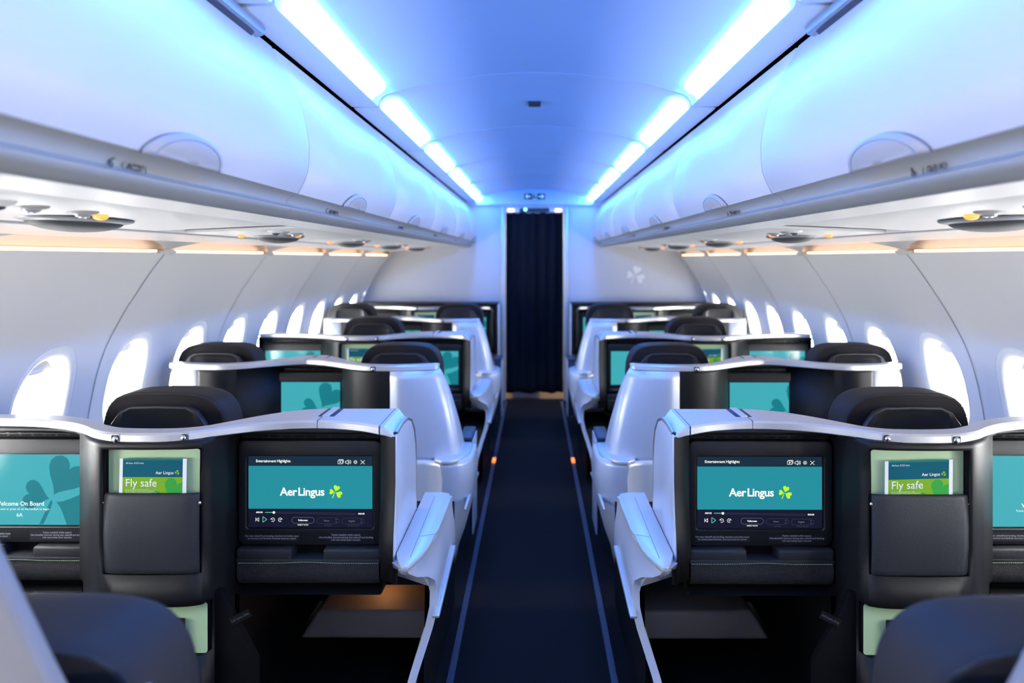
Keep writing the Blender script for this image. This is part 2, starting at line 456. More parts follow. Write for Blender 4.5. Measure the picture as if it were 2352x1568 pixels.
# ------------------------------------------------------------------ overhead bins
BP = 1.15; B0 = .68
DOOR = [(.704, 2.018), (.700, 2.030), (.694, 2.024), (.664, 1.966), (.634, 1.91), (.612, 1.860), (.597, 1.80), (.590, 1.745), (.593, 1.69), (.603, 1.66), (.620, 1.628)]
hd = hermite([(-z, a) for a, z in DOOR[2:]])
door_prof = [(.712, 2.010), (.705, 2.0155)] + [(hd(-z), z) for z in lin(2.013, 1.628, 22)]
RAIL = [(.622, 1.630), (.640, 1.622), (.652, 1.612), (.655, 1.604), (.651, 1.599), (.644, 1.5965), (.640, 1.592), (.641, 1.587), (.650, 1.581), (.664, 1.572), (.680, 1.566), (.70, 1.566), (.72, 1.60), (.72, 1.66), (.66, 1.65)]
def make_bin(side, ya, yb):
    yc = (ya + yb) / 2; org = (side * .65, yc, 1.60)
    root = empty('overhead_bin', org)
    mb = MB(side)      # door: curved shell with rolled ends
    rows = []
    inner = [(a + .018, z) for a, z in reversed(door_prof)]
    for y, d in ((ya + .0035, .012), (ya + .005, .004), (ya + .012, 0), (ya + .3, 0), (yb - .3, 0), (yb - .012, 0), (yb - .005, .004), (yb - .0035, .012)):
        rows.append([(a + d, y, z) for a, z in door_prof] + [(a, y, z) for a, z in inner])
    mb.grid(rows, closed=True, caps=True)
    mb.build('door', 'bin_plastic', root, org)
    mb = MB(side)
    poly = [(.73, 2.015), (.70, 1.90), (.66, 1.80), (.66, 1.66), (.73, 1.60), (1.41, 1.60), (1.41, 1.86), (1.0, 2.03)]
    mb.prism(poly, lambda u, v: (u, ya + .004, v), lambda u, v: (u, yb - .004, v), .004)
    mb.build('bin_body', 'seam_grey', root, org)
    mb = MB(side)
    mb.grid([[(a, y, z) for a, z in RAIL] for y in (ya + .001, ya + .5, yb - .5, yb - .001)], closed=True, caps=True)
    rail = mb.build('rail', 'rail_grey', root, org, angle=50)
    # half-moon latch, standing proud of the door just above the rail
    yl = ya + .545
    mb = MB(side)
    W = .138
    def dome(scale, out, mi):
        rows = []
        for i in range(9):
            t = i / 8 * pi / 2
            rr = cos(t) * scale; h = out * sin(t)
            row = []
            for j in range(19):
                p = pi * j / 18
                y = yl + W * rr * cos(p); z = 1.624 + .050 * rr * sin(p)
                row.append((hd(-z) - .002 - h, y, z))
            rows.append(row)
        mb.grid(rows, mi)
    dome(1.0, .016, 0)
    lt = mb.build('latch', 'latch_grey', root, org, solid=.003, off=0)
    mb = MB(side)
    for sc in (.80,):
        pts = []
        for j in range(19):
            p = pi * j / 18; y = yl + W * sc * cos(p); z = 1.624 + .050 * sc * sin(p)
            pts.append((hd(-z) - .002 - .016 * math.sqrt(1 - sc*sc) - .0012, y, z))
        mb.tube(pts, .0014, 6)
    mb.build('latch_groove', 'seam_grey', lt, org)
    return root
ORD = ['nearest', 'second', 'third', 'fourth', 'fifth', 'last']
def rail_text(side, y, s_, mi, mb, size, v0=0):
    # lettering on the concave face of the rail
    def fn(u, v):
        t = (v + v0 + .011) / .022
        a = .6375 + .0155 * t if False else .0
        z = 1.606 + v * .72 + v0; x = .6545 - abs(z - 1.607) * .9 - .0015 if z > 1.607 else .6515
        x = .6515 - max(0, z - 1.610) * 1.2
        return (side * x, y - side * u, z)
    mb.text(s_, size, fn, mi, align='LEFT', bold=.02)
rownum = {0: '6', 1: '5', 2: '4', 3: '3', 4: '2', 5: '1'}
for side, sn in ((-1, 'left'), (1, 'right')):
    proto = make_bin(side, B0, B0 + BP)
    for i, k in enumerate(range(-3, 6)):
        ya = B0 + BP * k
        if k == 0: r = proto
        else:
            r = copy_tree(proto); r.location = (proto.location[0], proto.location[1] + BP * k, proto.location[2])
        if k < 0:
            tag(r, 'overhead bin on the %s behind the first full one, its door filling the top corner' % sn if k == -1 else 'overhead bin on the %s behind the camera' % sn, 'overhead bin', 'overhead bins along the cabin')
            continue
        lab = ['white overhead bin on the %s, nearest one with its half-moon latch large in view' % sn,
               'second white overhead bin on the %s, between the first two curved door joints' % sn,
               'third white overhead bin from the camera on the %s side' % sn,
               'fourth white overhead bin from the camera on the %s side' % sn,
               'fifth white overhead bin on the %s, next to last before the front wall' % sn,
               'last small overhead bin on the %s, touching the front wall' % sn][k]
        tag(r, lab, 'overhead bin', 'overhead bins along the cabin')
        rail = [c for c in KIDS(r) if c.name.startswith('rail')][0]
        if k < 4:
            mb = MB(side); yy = ya + .44 if k == 0 else ya + .40
            yy += -.06 if side < 0 else .09
            org = (side * .65, ya + BP / 2, 1.60)
            rail_text(side, yy, rownum[k], 0, mb, .030)
            # seat-letter icons next to the row number
            for j, ch in enumerate('(ACDF)' if side < 0 else '(GHJK)'):
                rail_text(side, yy - side * (.035 + .013 * j), ch, 0, mb, .020)
            mb.build('row_number', 'print_grey' if False else 'print_dark', rail, org)
# last bin pokes past the front wall: trimmed by placing the front wall at its end (bins end at 7.58 behind the wall)

# blue-grey curtain rail ending over the aisle edge of the nearest bins
for side, sn in ((-1, 'left'), (1, 'right')):
    mb = MB(side)
    mb.prism([(.655, 2.022), (.662, 2.002), (.684, 1.996), (.697, 2.008), (.700, 2.024)], lambda u, v: (u, -.6, v), lambda u, v: (u, 1.70, v), .004)
    mb.prism([(.668, 1.999), (.676, 1.990), (.682, 1.9955)], lambda u, v: (u, -.6, v), lambda u, v: (u, 1.66, v), .001, mi=1)
    tag(mb.build('curtain_rail', ['edge_metal', 'dark_gap'], origin=(side * .68, .5, 2.0)), 'metal curtain rail ending at the top edge of the nearest %s bin' % sn, 'rail')

# ------------------------------------------------------------------ passenger service panels under the bins
def soffit_z(a): return 1.563 - (a - .80) * .045
def make_psu(side, yc):
    org = (side * 1.0, yc, 1.56); root = empty('service_panel', org)
    mb = MB(side)
    mb.prism([(.803, 1.572), (.803, 1.5635), (1.205, 1.5455), (1.205, 1.556)], lambda u, v: (u, yc - .555, v), lambda u, v: (u, yc + .555, v), .0015)
    mb.build('panel', 'white_plastic', root, org)
    mb = MB(side)      # hanging oval loudspeaker grille with a pale rim
    ns = 28
    def lens(a0, ay, az, drop, mi, z0):
        rows = []
        for i in range(9):
            t = i / 8 * pi / 2
            rows.append([(a0 + ay[0]*cos(t)*cos(2*pi*k/ns), yc + ay[1]*cos(t)*(abs(sin(2*pi*k/ns)) ** .9 * (1 if sin(2*pi*k/ns) >= 0 else -1)), z0 - drop*sin(t)) for k in range(ns)])
        mb.grid(rows, mi, closed=True)
    lens(1.085, (.090, .170), 0, .014, 0, 1.551)
    sp = mb.build('speaker', 'speaker_rim', root, org)
    mb = MB(side); lens(1.088, (.076, .140), 0, .026, 0, 1.547); mb.build('speaker_grille', 'speaker_grey', sp, org)
    for dy, a in ((-.09, .975), (-.27, 1.13)):
        mb = MB(side); mb.ellipsoid((a, yc + dy, soffit_z(a) - .002), (.016, .016, .009)); mb.build('indicator_lamp', 'orange_lamp', root, org)
    for dy in (-.19, -.34):
        mb = MB(side); z = soffit_z(.90)
        mb.ellipsoid((.95, yc + dy, z - .001), (.030, .030, .009), mi=0)
        mb.ellipsoid((.95, yc + dy, z - .006), (.017, .017, .009), mi=1)
        mb.build('reading_light', ['latch_grey', 'reading_lens'], root, org)
    for dy in (-.45,):
        mb = MB(side); z = soffit_z(.93)
        mb.ellipsoid((.93, yc + dy, z + .002), (.030, .030, .012), mi=0)
        mb.ellipsoid((.93, yc + dy, z - .009), (.013, .013, .006), mi=1)
        mb.build('air_nozzle', ['white_plastic', 'dark_gap'], root, org)
    return root
for side, sn in ((-1, 'left'), (1, 'right')):
    proto = make_psu(side, 1.65)
    for i, y in enumerate((1.65, 2.95, 4.11, 5.26, 6.42, .35)):
        r = proto if i == 0 else copy_tree(proto, loc=(side * 1.0, y, 1.56))
        tag(r, ['service panel under the %s bins with the largest grey oval speaker in view' % sn,
                'second service panel under the %s bins with a small grey oval speaker' % sn,
                'third service panel from the camera under the %s bins' % sn,
                'fourth service panel from the camera under the %s bins' % sn,
                'farthest service panel under the %s bins by the front wall' % sn,
                'service panel under the %s bins almost overhead of the camera' % sn][i], 'service panel', 'service panels under the bins')
    # warm lights in the slot over the windows, one per wall panel, and the covers between them
    for j, ys in enumerate(SEAMS[:-1]):
        ya, yb = ys + .065, ys + 1.066 - .065
        if ya > Y1: continue
        yb = min(yb, Y1 - .02)
        mb = MB(side); mb.box(1.478, 1.492, ya, yb, 1.482, 1.492, .002)
        li = mb.build('window_wash_light', 'cove_light', origin=(side * 1.485, (ya + yb) / 2, 1.482))
        idx = j - 3
        if idx >= 0:
            tag(li, 'warm line of light over the %s windows, %s' % (sn, ['longest one nearest the camera', 'second from the camera', 'third from the camera', 'fourth from the camera', 'farthest one'][min(idx, 4)]), 'wall light', 'warm light lines above the windows')
        else:
            tag(li, 'warm line of light over the %s windows beside or behind the camera' % sn, 'wall light', 'warm light lines above the windows')
    for j, ys in enumerate(SEAMS[2:]):
        if ys > Y1: continue
        org = (side * 1.46, ys, 1.49)
        mb = MB(side)
        # lens-shaped joint cap
        rows = []
        for i in range(13):
            t = i / 12; y = ys - .07 + .14 * t; h = sin(pi * t)
            rows.append([(1.474 - .012*h, y, 1.484 - .013 * h), (1.466 - .014*h, y, 1.486), (1.474 - .012*h, y, 1.487 + .008 * h), (1.49, y, 1.487)])
        mb.grid(rows, closed=True)
        # curved gusset rising from the cap to the soffit
        W = .20
        top, bot = [], []
        n = 16
        for i in range(n + 1):
            t = -1 + 2 * i / n
            y = ys + W * t
            f = 1 - abs(t) ** .75
            top.append((1.425, y, 1.5275)); bot.append((1.425 + .05 * f, y, 1.5265 - .037 * f))
        mb.grid([top, bot])
        b2 = [(x + .004, y, z + .004) for x, y, z in bot]; mb.grid([bot, b2]); mb.grid([b2, [(x + .004, y, z + .006) for x, y, z in top]])
        o = mb.build('joint_cover', 'white_plastic', origin=org)
        tag(o, 'small white flared joint cover above the %s windows, %s' % (sn, ['behind the camera', 'beside the camera', 'nearest in view', 'second in view', 'third in view', 'fourth in view', 'farthest in view', 'at the front wall'][min(j, 7)]) , 'trim cover', 'joint covers over the wall panel seams')

# ------------------------------------------------------------------ front wall, doorway, curtain, galley beyond
FW = Y1
mb = MB()
out = [(-1.56, 1.62), (-1.48, 1.9), (-1.0, 2.3), (0, 2.45), (1.0, 2.3), (1.48, 1.9), (1.56, 1.62), (1.86, 1.0), (1.86, .5), (1.74, 0), (.325, 0), (.325, 1.935), (-.325, 1.935), (-.325, 0), (-1.74, 0), (-1.86, .5), (-1.86, 1.0)]
mb.plate(out, FW, FW + .05)
struct(mb.build('wall_front', 'bulkhead_laminate', smooth=False))
mb = MB()     # arched fascia above the doorway closing the ceiling vault
fp = [(-.70, 2.0), (.70, 2.0), (.70, 2.04), (.583, 2.05)] + [(x, vault(abs(x)) + .02) for x in lin(.56, -.56, 16)] + [(-.583, 2.05), (-.70, 2.04)]
mb.plate(fp, FW - .045, FW - .002, .004); struct(mb.build('trim_3', 'ceiling_plastic_blue_glow', origin=(0, FW, 2.05)))
for s_, n in ((-1, 4), (1, 5)):
    mb = MB(s_); mb.box(.300, .342, FW - .035, FW + .07, 0, 1.99, .006)
    struct(mb.build('trim_%d' % n, 'silver_paint'))
mb = MB(); mb.box(-.342, .342, FW - .02, FW + .06, 1.975, 1.995, .004); struct(mb.build('trim_6', 'silver_paint'))
# exit arrow sign
mb = MB(); zs = 2.085
mb.box(-.112, .112, FW - .052, FW - .043, zs - .033, zs + .033, .002, mi=2)
for s_ in (-1, 1):
    mb.box(s_ * .066 - .041, s_ * .066 + .041, FW - .055, FW - .051, zs - .030, zs + .030, 0, mi=0)
    mb.box(s_ * .066 - .026, s_ * .066 + .026, FW - .057, FW - .054, zs - .005, zs + .005, 0, mi=1)
    for q in (-1, 1):
        mb.add([(s_ * (.066 + .028), FW - .0575, zs), (s_ * (.066 + .020), FW - .0575, zs), (s_ * (.066 + .004), FW - .0575, zs + q * .020), (s_ * (.066 + .012), FW - .0575, zs + q * .022)], [(0, 1, 2, 3)], 1)
mb.tube([(-.012, FW - .056, zs + .018), (-.004, FW - .056, zs + .004), (.008, FW - .056, zs - .006), (.004, FW - .056, zs - .024)], .004, 6, mi=0)
mb.tube([(-.006, FW - .056, zs + .006), (-.014, FW - .056, zs - .018)], .004, 6, mi=0)
mb.ellipsoid((-.010, FW - .056, zs + .024), (.005, .003, .005), mi=0)
tag(mb.build('exit_sign', ['sign_green', 'sign_pale', 'cream'], origin=(0, FW - .05, zs)), 'green arrow exit sign with running figure above the dark curtain', 'sign')
# doorway header with two warm lamps
hr = empty('doorway_light', (0, FW + .05, 1.93))
org = (0, FW + .05, 1.93)
mb = MB(); mb.box(-.325, .325, FW + .02, FW + .16, 1.94, 1.975, .004); mb.build('housing', 'edge_metal', hr, org)
for s_ in (-1, 1):
    mb = MB(s_); mb.box(.165, .315, FW - .012, FW + .02, 1.925, 1.968, .006, mi=0); mb.box(.21, .275, FW - .015, FW - .011, 1.932, 1.962, .002, mi=1)
    mb.build('lamp', ['cream', 'warm_lamp'], hr, org)
mb = MB(); mb.ellipsoid((-.095, FW - .012, 1.955), (.018, .008, .016)); mb.build('indicator_lamp', 'blue_lamp', hr, org)
mb = MB(); mb.box(-.15, .15, FW - .005, FW + .02, 1.93, 1.97, .004); mb.build('mirror_panel', 'dark_gap', hr, org)
tag(hr, 'doorway header with two warm lamps and a blue one over the curtain', 'lamp')
# curtain
mb = MB(); nx = 120
def cur(x, z):
    ph = (x + .3) * 62; amp = .016 + .006 * sin(x * 9)
    return FW + .02 + amp * sin(ph + .25 * sin(z * 2.1)) + .008 * sin(x * 25 + z)
rows = []
for z in [1.925, 1.90, 1.7, 1.4, 1.1, .8, .5, .3, .15, .075]:
    rows.append([(x, cur(x, z), z + (.006 * sin(x * 30) if z < .1 else 0)) for x in lin(-.296, .292, nx)])
mb.grid(rows)
cu = mb.build('curtain', 'curtain_fabric', origin=(0, FW + .02, .07), solid=.004, angle=80)
tag(cu, 'dark navy pleated curtain closing the doorway at the end of the aisle', 'curtain')
mb = MB(); mb.tube([(-.325, FW + .02, 1.925), (.325, FW + .02, 1.925)], .008, 10); mb.build('curtain_rod', 'edge_metal', cu, (0, FW + .02, .07))
# galley space behind
mb = MB(); mb.box(-1.2, 1.2, FW + .08, FW + 1.3, -.06, 0); struct(mb.build('floor.001', 'wood_floor'))
mb = MB()
mb.grid([[(x, y, z) for x, y in ((-1.2, FW + .05), (-1.2, FW + 1.3), (1.2, FW + 1.3), (1.2, FW + .05))] for z in (0, 2.45)])
struct(mb.build('wall_galley', 'cream', solid=.02, smooth=False))
mb = MB(); mb.box(-.235, .05, FW + .12, FW + .42, 0, .32, .02)
tag(mb.build('galley_cabinet', 'cream', origin=(-.09, FW + .27, 0)), 'pale box on the galley floor seen under the curtain hem', 'box')
gl_ = bpy.data.lights.new('galley_lamp', 'AREA'); gl_.energy = 26; gl_.size = .5; gl_.color = (1, .95, .85)
go = bpy.data.objects.new('galley_lamp', gl_); COL.objects.link(go); go.location = (0, FW + .6, 2.3)
# shamrock emblem on the wall, right of the doorway
mb = MB(); ex, ez = 1.03, 1.46 - (632 - 592) * FW / 1600
for P in shamrock(ex + .0, ez, .16): mb.plate(P, FW - .004, FW + .001, 0, ang=60)
tag(mb.build('wall_emblem', 'emblem_white', origin=(ex, FW, ez)), 'pale shamrock emblem on the grey front wall right of the curtain', 'emblem')

# ------------------------------------------------------------------ aisle floor strips
for s_, sn in ((-1, 'left'), (1, 'right')):
    mb = MB(s_); ax = .292 if s_ < 0 else .276
    mb.prism([(ax - .013, 0), (ax - .011, .004), (ax + .011, .004), (ax + .013, 0)], lambda u, v: (u, Y0 + .1, v), lambda u, v: (u, FW - .06, v), 0)
    st = mb.build('floor_path_strip', 'strip_blue', origin=(s_ * ax, 2, 0))
    tag(st, 'thin blue floor path strip along the %s edge of the aisle' % sn, 'floor strip', 'floor path strips')
    mb = MB(s_); mb.box(ax - .012, ax + .012, 4.95, 5.05, .003, .014, .003)
    tag(mb.build('floor_lamp_marker', 'orange_lamp', origin=(s_ * ax, 5.0, .004)), 'tiny orange lamp on the %s floor strip of the aisle' % sn, 'floor lamp', 'tiny orange floor lamps')

# ------------------------------------------------------------------ screens
def screen_image_welcome(mb, xc, zc, w, h, y, txt, mirror):
    x0, x1, z0, z1 = xc - w/2, xc + w/2, zc - h/2, zc + h/2
    mb.flat([(x0, z0), (x1, z0), (x1, z1), (x0, z1)], y, 0)
    S = h
    lx, lz = xc + .25*w, zc - .12*h
    for P, m in ((heart(lx + .01*w, lz + .04*h, .56*S, radians(58), 1.05), 2),
                 (heart(lx - .02*w, lz - .01*h, .38*S, radians(166), 1.1), 2),
                 (heart(lx + .03*w, lz - .05*h, .74*S, radians(-24), 1.05), 2)):
        c = clip(P, x0, x1, z0, z1)
        if c: mb.flat(c, y - .0004, m)
    stem = [(lx - .01*w, lz - .03*h), (lx - .05*w, lz - .16*h), (lx - .11*w, lz - .37*h), (lx - .075*w, lz - .37*h), (lx - .02*w, lz - .18*h), (lx + .005*w, lz - .05*h)]
    c = clip(stem, x0, x1, z0, z1); mb.flat(c, y - .0006, 2)
    fn = lambda du, dv: (lambda u, v: (xc + du + u, y - .001, zc + dv + v))
    mb.text('Welcome On Board', h * .085, fn(-.03*w, -.20*h), 1, bold=.01)
    mb.text('Touch screen or press ok on the handset to begin.', h * .042, fn(-.03*w, -.275*h), 3)
    if txt: mb.text(txt, h * .075, fn(-.03*w, -.36*h), 1)
def line(mb, pts, th, y, mi):
    for (ax, az), (bx, bz) in zip(pts[:-1], pts[1:]):
        L = math.hypot(bx-ax, bz-az) or 1e-9; nx, nz = -(bz-az)/L*th/2, (bx-ax)/L*th/2
        mb.flat([(ax+nx, az+nz), (bx+nx, bz+nz), (bx-nx, bz-nz), (ax-nx, az-nz)], y, mi)
def arc(cx, cz, r, a0, a1, n=14): return [(cx + r*cos(radians(a0 + (a1-a0)*i/n)), cz + r*sin(radians(a0 + (a1-a0)*i/n))) for i in range(n + 1)]
def screen_image_player(mb, xc, zc, w, h, y):
    k = w / 1438.0
    U = lambda X, Z: (xc + (X - 799) * k, zc + (508 - Z) * k * (h / (w * 830 / 1438)))
    def rect(X0, Z0, X1, Z1, mi, d=0):
        a = U(X0, Z1); b = U(X1, Z0); mb.flat([(a[0], a[1]), (b[0], a[1]), (b[0], b[1]), (a[0], b[1])], y - d, mi)
    rect(80, 93, 1518, 923, 3); rect(80, 93, 1518, 207, 4, .0002); rect(80, 207, 1518, 708, 0, .0004)
    T = lambda s_, X, Z, size, mi, al='CENTER', bold=0.0, sp=1.0: mb.text(s_, size * k, (lambda u, v: (U(X, Z)[0] + u, y - .001, U(X, Z)[1] + v)), mi, al, bold, sp)
    T('Entertainment Highlights', 165, 150, 44, 1, 'LEFT', .012, .93)
    T('Aer', 448, 512, 130, 1, 'LEFT', .022, .95); T('Lingus', 653, 512, 130, 1, 'LEFT', .022, .95)
    cx, cz = U(1088, 512)
    for P in shamrock(cx, cz, 132 * k): mb.flat(P, y - .001, 5)
    t = 5 * k; yy = y - .001
    L = lambda pts, mi=1, th=t: line(mb, [U(*p) for p in pts], th, yy, mi)
    # window, loudspeaker, sun and cross icons
    L([(1120, 140), (1172, 140), (1172, 180), (1120, 180), (1120, 140)]); L([(1128, 132), (1182, 132), (1182, 172)]); L([(1140, 152), (1158, 160), (1140, 168), (1140, 152)])
    L([(1205, 150), (1205, 172), (1218, 172), (1240, 186), (1240, 134), (1218, 150), (1205, 150)]); 
    a = U(1236, 160); line(mb, arc(a[0], a[1], 20*k, -45, 45, 6), t, yy, 1); line(mb, arc(a[0], a[1], 33*k, -45, 45, 6), t, yy, 1)
    a = U(1322, 160); line(mb, arc(a[0], a[1], 11*k, 0, 360, 12), t, yy, 1)
    for q in range(8):
        c_, s_ = cos(q*pi/4), sin(q*pi/4); line(mb, [(a[0] + 16*k*c_, a[1] + 16*k*s_), (a[0] + 24*k*c_, a[1] + 24*k*s_)], t, yy, 1)
    L([(1382, 138), (1430, 184)]); L([(1430, 138), (1382, 184)])
    # progress bar
    T('-00:01:20', 205, 750, 24, 1, bold=.03, sp=.9); T('00:01:28', 1390, 765, 24, 1, bold=.03, sp=.9)
    L([(272, 750), (372, 750)], 6, 7*k); L([(392, 745), (1318, 760)], 8, 3*k); L([(392, 758), (1318, 776)], 8, 3*k); L([(1318, 760), (1326, 768), (1318, 776)], 8, 3*k)
    a = U(375, 751); mb.flat(arc(a[0], a[1], 15*k, 0, 360, 18)[:-1], yy - .0002, 1)
    # transport controls
    L([(166, 812), (166, 856)]); L([(200, 812), (200, 856), (172, 834), (200, 812)])
    L([(247, 800), (247, 866), (293, 833), (247, 800)], 6, 6*k)
    for X, sg in ((362, 1), (448, -1)):
        a = U(X, 836); line(mb, arc(a[0], a[1], 21*k, 150 if sg > 0 else 30, -130 if sg > 0 else 310, 16), t, yy, 1)
        line(mb, [(a[0] - sg*26*k, a[1] + 4*k), (a[0] - sg*18*k, a[1] + 12*k), (a[0] - sg*10*k, a[1] + 3*k)], t, yy, 1)
        line(mb, [(a[0] - 7*k, a[1]), (a[0] + 7*k, a[1])], t, yy, 1)
        if sg < 0: line(mb, [(a[0], a[1] - 7*k), (a[0], a[1] + 7*k)], t, yy, 1)
    for X, s1, s2, m1, m2, arr in ((713, 'Fullscreen', 'ASPECT RATIO', 1, 1, 0), (1003, 'None', 'SUBTITLES', 7, 8, 1), (1295, 'English', 'SOUNDTRACKS', 7, 8, 1)):
        zc_ = 842 + (X - 713) * .015
        a = U(X, zc_); P = rrect(a[0] - 130*k, a[0] + 130*k, a[1] - 34*k, a[1] + 34*k, 33*k, 6); line(mb, P + [P[0]], 3*k, yy, 8 if arr else 7)
        T(s1, X - (15 if arr else 0), zc_, 27, m1, bold=.03 if not arr else 0); T(s2, X, zc_ + 54, 19, m2, bold=.02 if not arr else 0)
        if arr:
            L([(X + 88, zc_ - 10), (X + 97, zc_ - 20), (X + 106, zc_ - 10)], 7, 3*k); L([(X + 88, zc_ + 10), (X + 97, zc_ + 20), (X + 106, zc_ + 10)], 7, 3*k)
PLAYER_M = ['scr_teal', 'scr_white', 'scr_teal_dark', 'scr_navy', 'scr_navy_top', 'scr_lime', 'scr_mint', 'scr_grey', 'scr_dim']
WELCOME_M = ['scr_teal_light', 'scr_white', 'scr_teal_dark', 'scr_white']
MSG1 = 'For taxi, takeoff and landing, handset and table must\nbe stowed and latched, armrest must be raised'
MSG2 = 'Fasten seatbelt while seated\nUse shoulder harness during taxi, takeoff and landing\nLife vest inside your console'
SCR_W, SCR_H = .378, .216
def make_monitor(root, org, side, ac, yf, w2=.218, kind='welcome', seat=None, sw=SCR_W):
    """bezel front at depth yf, centred at distance ac from the aisle centre line"""
    xc = side * ac
    mb = MB(side); zc = .748
    outer = rrect(ac - w2, ac + w2, .588, .905, .022, 6)
    inner = rrect(ac - sw/2 - .004, ac + sw/2 + .004, zc - SCR_H/2 - .004, zc + SCR_H/2 + .004, .010, 6)
    mb.ring(outer, inner, yf, yf + .03, bev=.005)
    bz = mb.build('monitor', 'bezel_plastic', root, org)
    mb = MB(side)
    i2 = rrect(ac - sw/2 - .0035, ac + sw/2 + .0035, zc - SCR_H/2 - .0035, zc + SCR_H/2 + .0035, .009, 6)
    mb.plate(i2, yf + .008, yf + .028); mb.build('screen_glass', 'black_gloss', bz, org)
    mb = MB()
    if kind == 'player': screen_image_player(mb, xc, zc, sw, SCR_H, yf + .007)
    else: screen_image_welcome(mb, xc, zc, sw, SCR_H, yf + .007, seat, side)
    mb.build('screen_picture', PLAYER_M if kind == 'player' else WELCOME_M, bz, org, recalc=False, smooth=False)
    mb = MB(); dx = .115
    for msg, dd, n in ((MSG1, -dx, 2), (MSG2, dx - .005, 3)):
        mb.text(msg, .0077, lambda u, v: (xc + dd + u, yf - .0008, .612 + v), 0, bold=.012)
    for dd, hh in ((-dx, .013), (dx - .005, .018)):
        mb.box(xc + dd - .084, xc + dd + .084, yf - .0004, yf + .002, .612 - hh, .612 + hh, 0, mi=1, raw=True)
    mb.build('placard', ['print_grey', 'black_gloss'], bz, org, recalc=False, smooth=False)
    # air slots above the monitor
    mb = MB(side)
    mb.plate(rrect(ac - w2, ac + w2, .906, .936, .008, 3), yf + .020, yf + .034, .002)
    for i in range(9):
        xx = ac - .15 + i * .0375
        for q in range(3):
            mb.box(xx - .014 + q*.002, xx + .014 + q*.002, yf + .0190, yf + .022, .911 + q * .008, .9145 + q * .008, 0, mi=1)
    mb.build('air_vent', ['bezel_plastic', 'black'], root, org)
    # padded shelf with stitched edge and a net pouch under the monitor
    mb = MB(side)
    y0 = yf - .018
    for a0, a1 in ((ac - w2, ac - .045), (ac + .05, ac + w2)):
        mb.box(a0, a1, y0, yf + .05, .546, .583, .008, 3)
    mb.box(ac - w2, ac + w2, y0 - .001, yf + .05, .539, .553, .004, 2)
    mb.build('shelf_pad', 'leather', root, org)
    mb = MB(side)
    for i in range(60):
        x = ac - w2 + .006 + (2*w2 - .012) * i / 60
        zz = .5415 + .003 * math.exp(-((x - ac) / .06) ** 2)
        mb.box(x, x + (2*w2 - .012) / 60 * .68, y0 - .0018, y0, zz - .0007, zz + .0007)
    mb.build('stitching', 'stitch', root, org, smooth=False)
    mb = MB(side)
    prof = [(y0 + .002, .540), (y0 - .002, .52), (y0, .50), (y0 + .010, .480), (y0 + .032, .466), (y0 + .06, .462), (y0 + .09, .470), (y0 + .09, .54)]
    mb.grid([[(x, y, z) for y, z in prof] for x in (ac - w2 + .004, ac, ac + w2 - .004)], closed=True, caps=True)
    mb.build('net_pouch', 'mesh_fabric', root, org, angle=60)
    return bz

def coat_hook(root, org, side, a, y):
    mb = MB(side)
    mb.box(a - .012, a + .012, y - .0015, y + .004, .9475, .9665, .002, mi=0)
    mb.ring(rrect(a - .013, a + .013, .9465, .9675, .004, 3), rrect(a - .0105, a + .0105, .949, .965, .003, 3), y - .003, y + .003, mi=1, bev=.001)
    mb.ellipsoid((a, y - .002, .953), (.0085, .005, .0105), mi=1)
    mb.build('coat_hook', ['dark_gap', 'buckle'], root, org)
def cap_loft(mb, F, B, As, extra=None, zt=.970, zb=.944):
    rows = []
    def sec(a, f, b, zt_, zb_):
        return [(a, f + .004, zb_), (a, f, zb_ + .003), (a, f, zt_ - .006), (a, f + .005, zt_), (a, b - .004, zt_), (a, b, zt_ - .004), (a, b, zb_)]
    if extra: 
        for e in extra: rows.append(sec(*e))
    for a in As: rows.append(sec(a, F(a), B(a), zt, zb))
    mb.grid(rows, closed=True, caps=True)
def panel_with_holes(mb, A, Z, Y, hole, mi=0):
    """grid surface x=A[i], z=Z[j], y=Y(a,z), leaving out cells for which hole(a,z) is true"""
    nA = len(A); V = [(a, Y(a, z), z) for z in Z for a in A]; F = []
    for j in range(len(Z) - 1):
        for i in range(nA - 1):
            if not hole((A[i] + A[i+1]) / 2, (Z[j] + Z[j+1]) / 2):
                F.append((j*nA + i, j*nA + i + 1, (j+1)*nA + i + 1, (j+1)*nA + i))
    mb.add(V, F, mi)
def niche(mb, a0, a1, z0, z1, Y, yb, mi_side=0, mi_back=0, r=.006):
    P = rrect(a0, a1, z0, z1, r, 3)
    mb.grid([[(x, Y(x, z) - .001, z) for x, z in P], [(x, yb, z) for x, z in P]], mi_side, closed=True)
    mb.add([(x, yb, z) for x, z in P], [tuple(range(len(P)))], mi_back)

# ------------------------------------------------------------------ console for a pair of seats
PF = hermite([(.447, 2.022), (.52, 2.066), (.60, 2.090), (.66, 2.096), (.74, 2.088), (.83, 2.060), (.915, 2.008), (.97, 1.965), (1.03, 1.942), (1.10, 1.938), (1.18, 1.944), (1.25, 1.975), (1.32, 2.030), (1.40, 2.076), (1.50, 2.106), (1.63, 2.118), (1.785, 2.12)])
PB = lambda a: PF(a) + .062 + .112 * max(0, min(1, (.93 - a) / .25)) * (1 if a > .5 else 1)
def PBk(a):
    t = max(0, min(1, (.97 - a) / .30)); t = t * t * (3 - 2 * t)
    return PF(a) * (1 - t) + 2.096 * t + .062 + .108 * t
PP = hermite([(.405, 2.045), (.455, 2.085), (.60, 2.098), (.905, 2.088), (.922, 2.03), (.943, 1.966), (.99, 1.953), (1.10, 1.949), (1.213, 1.954), (1.255, 1.975), (1.31, 2.03), (1.36, 2.088), (1.45, 2.108), (1.785, 2.122)])
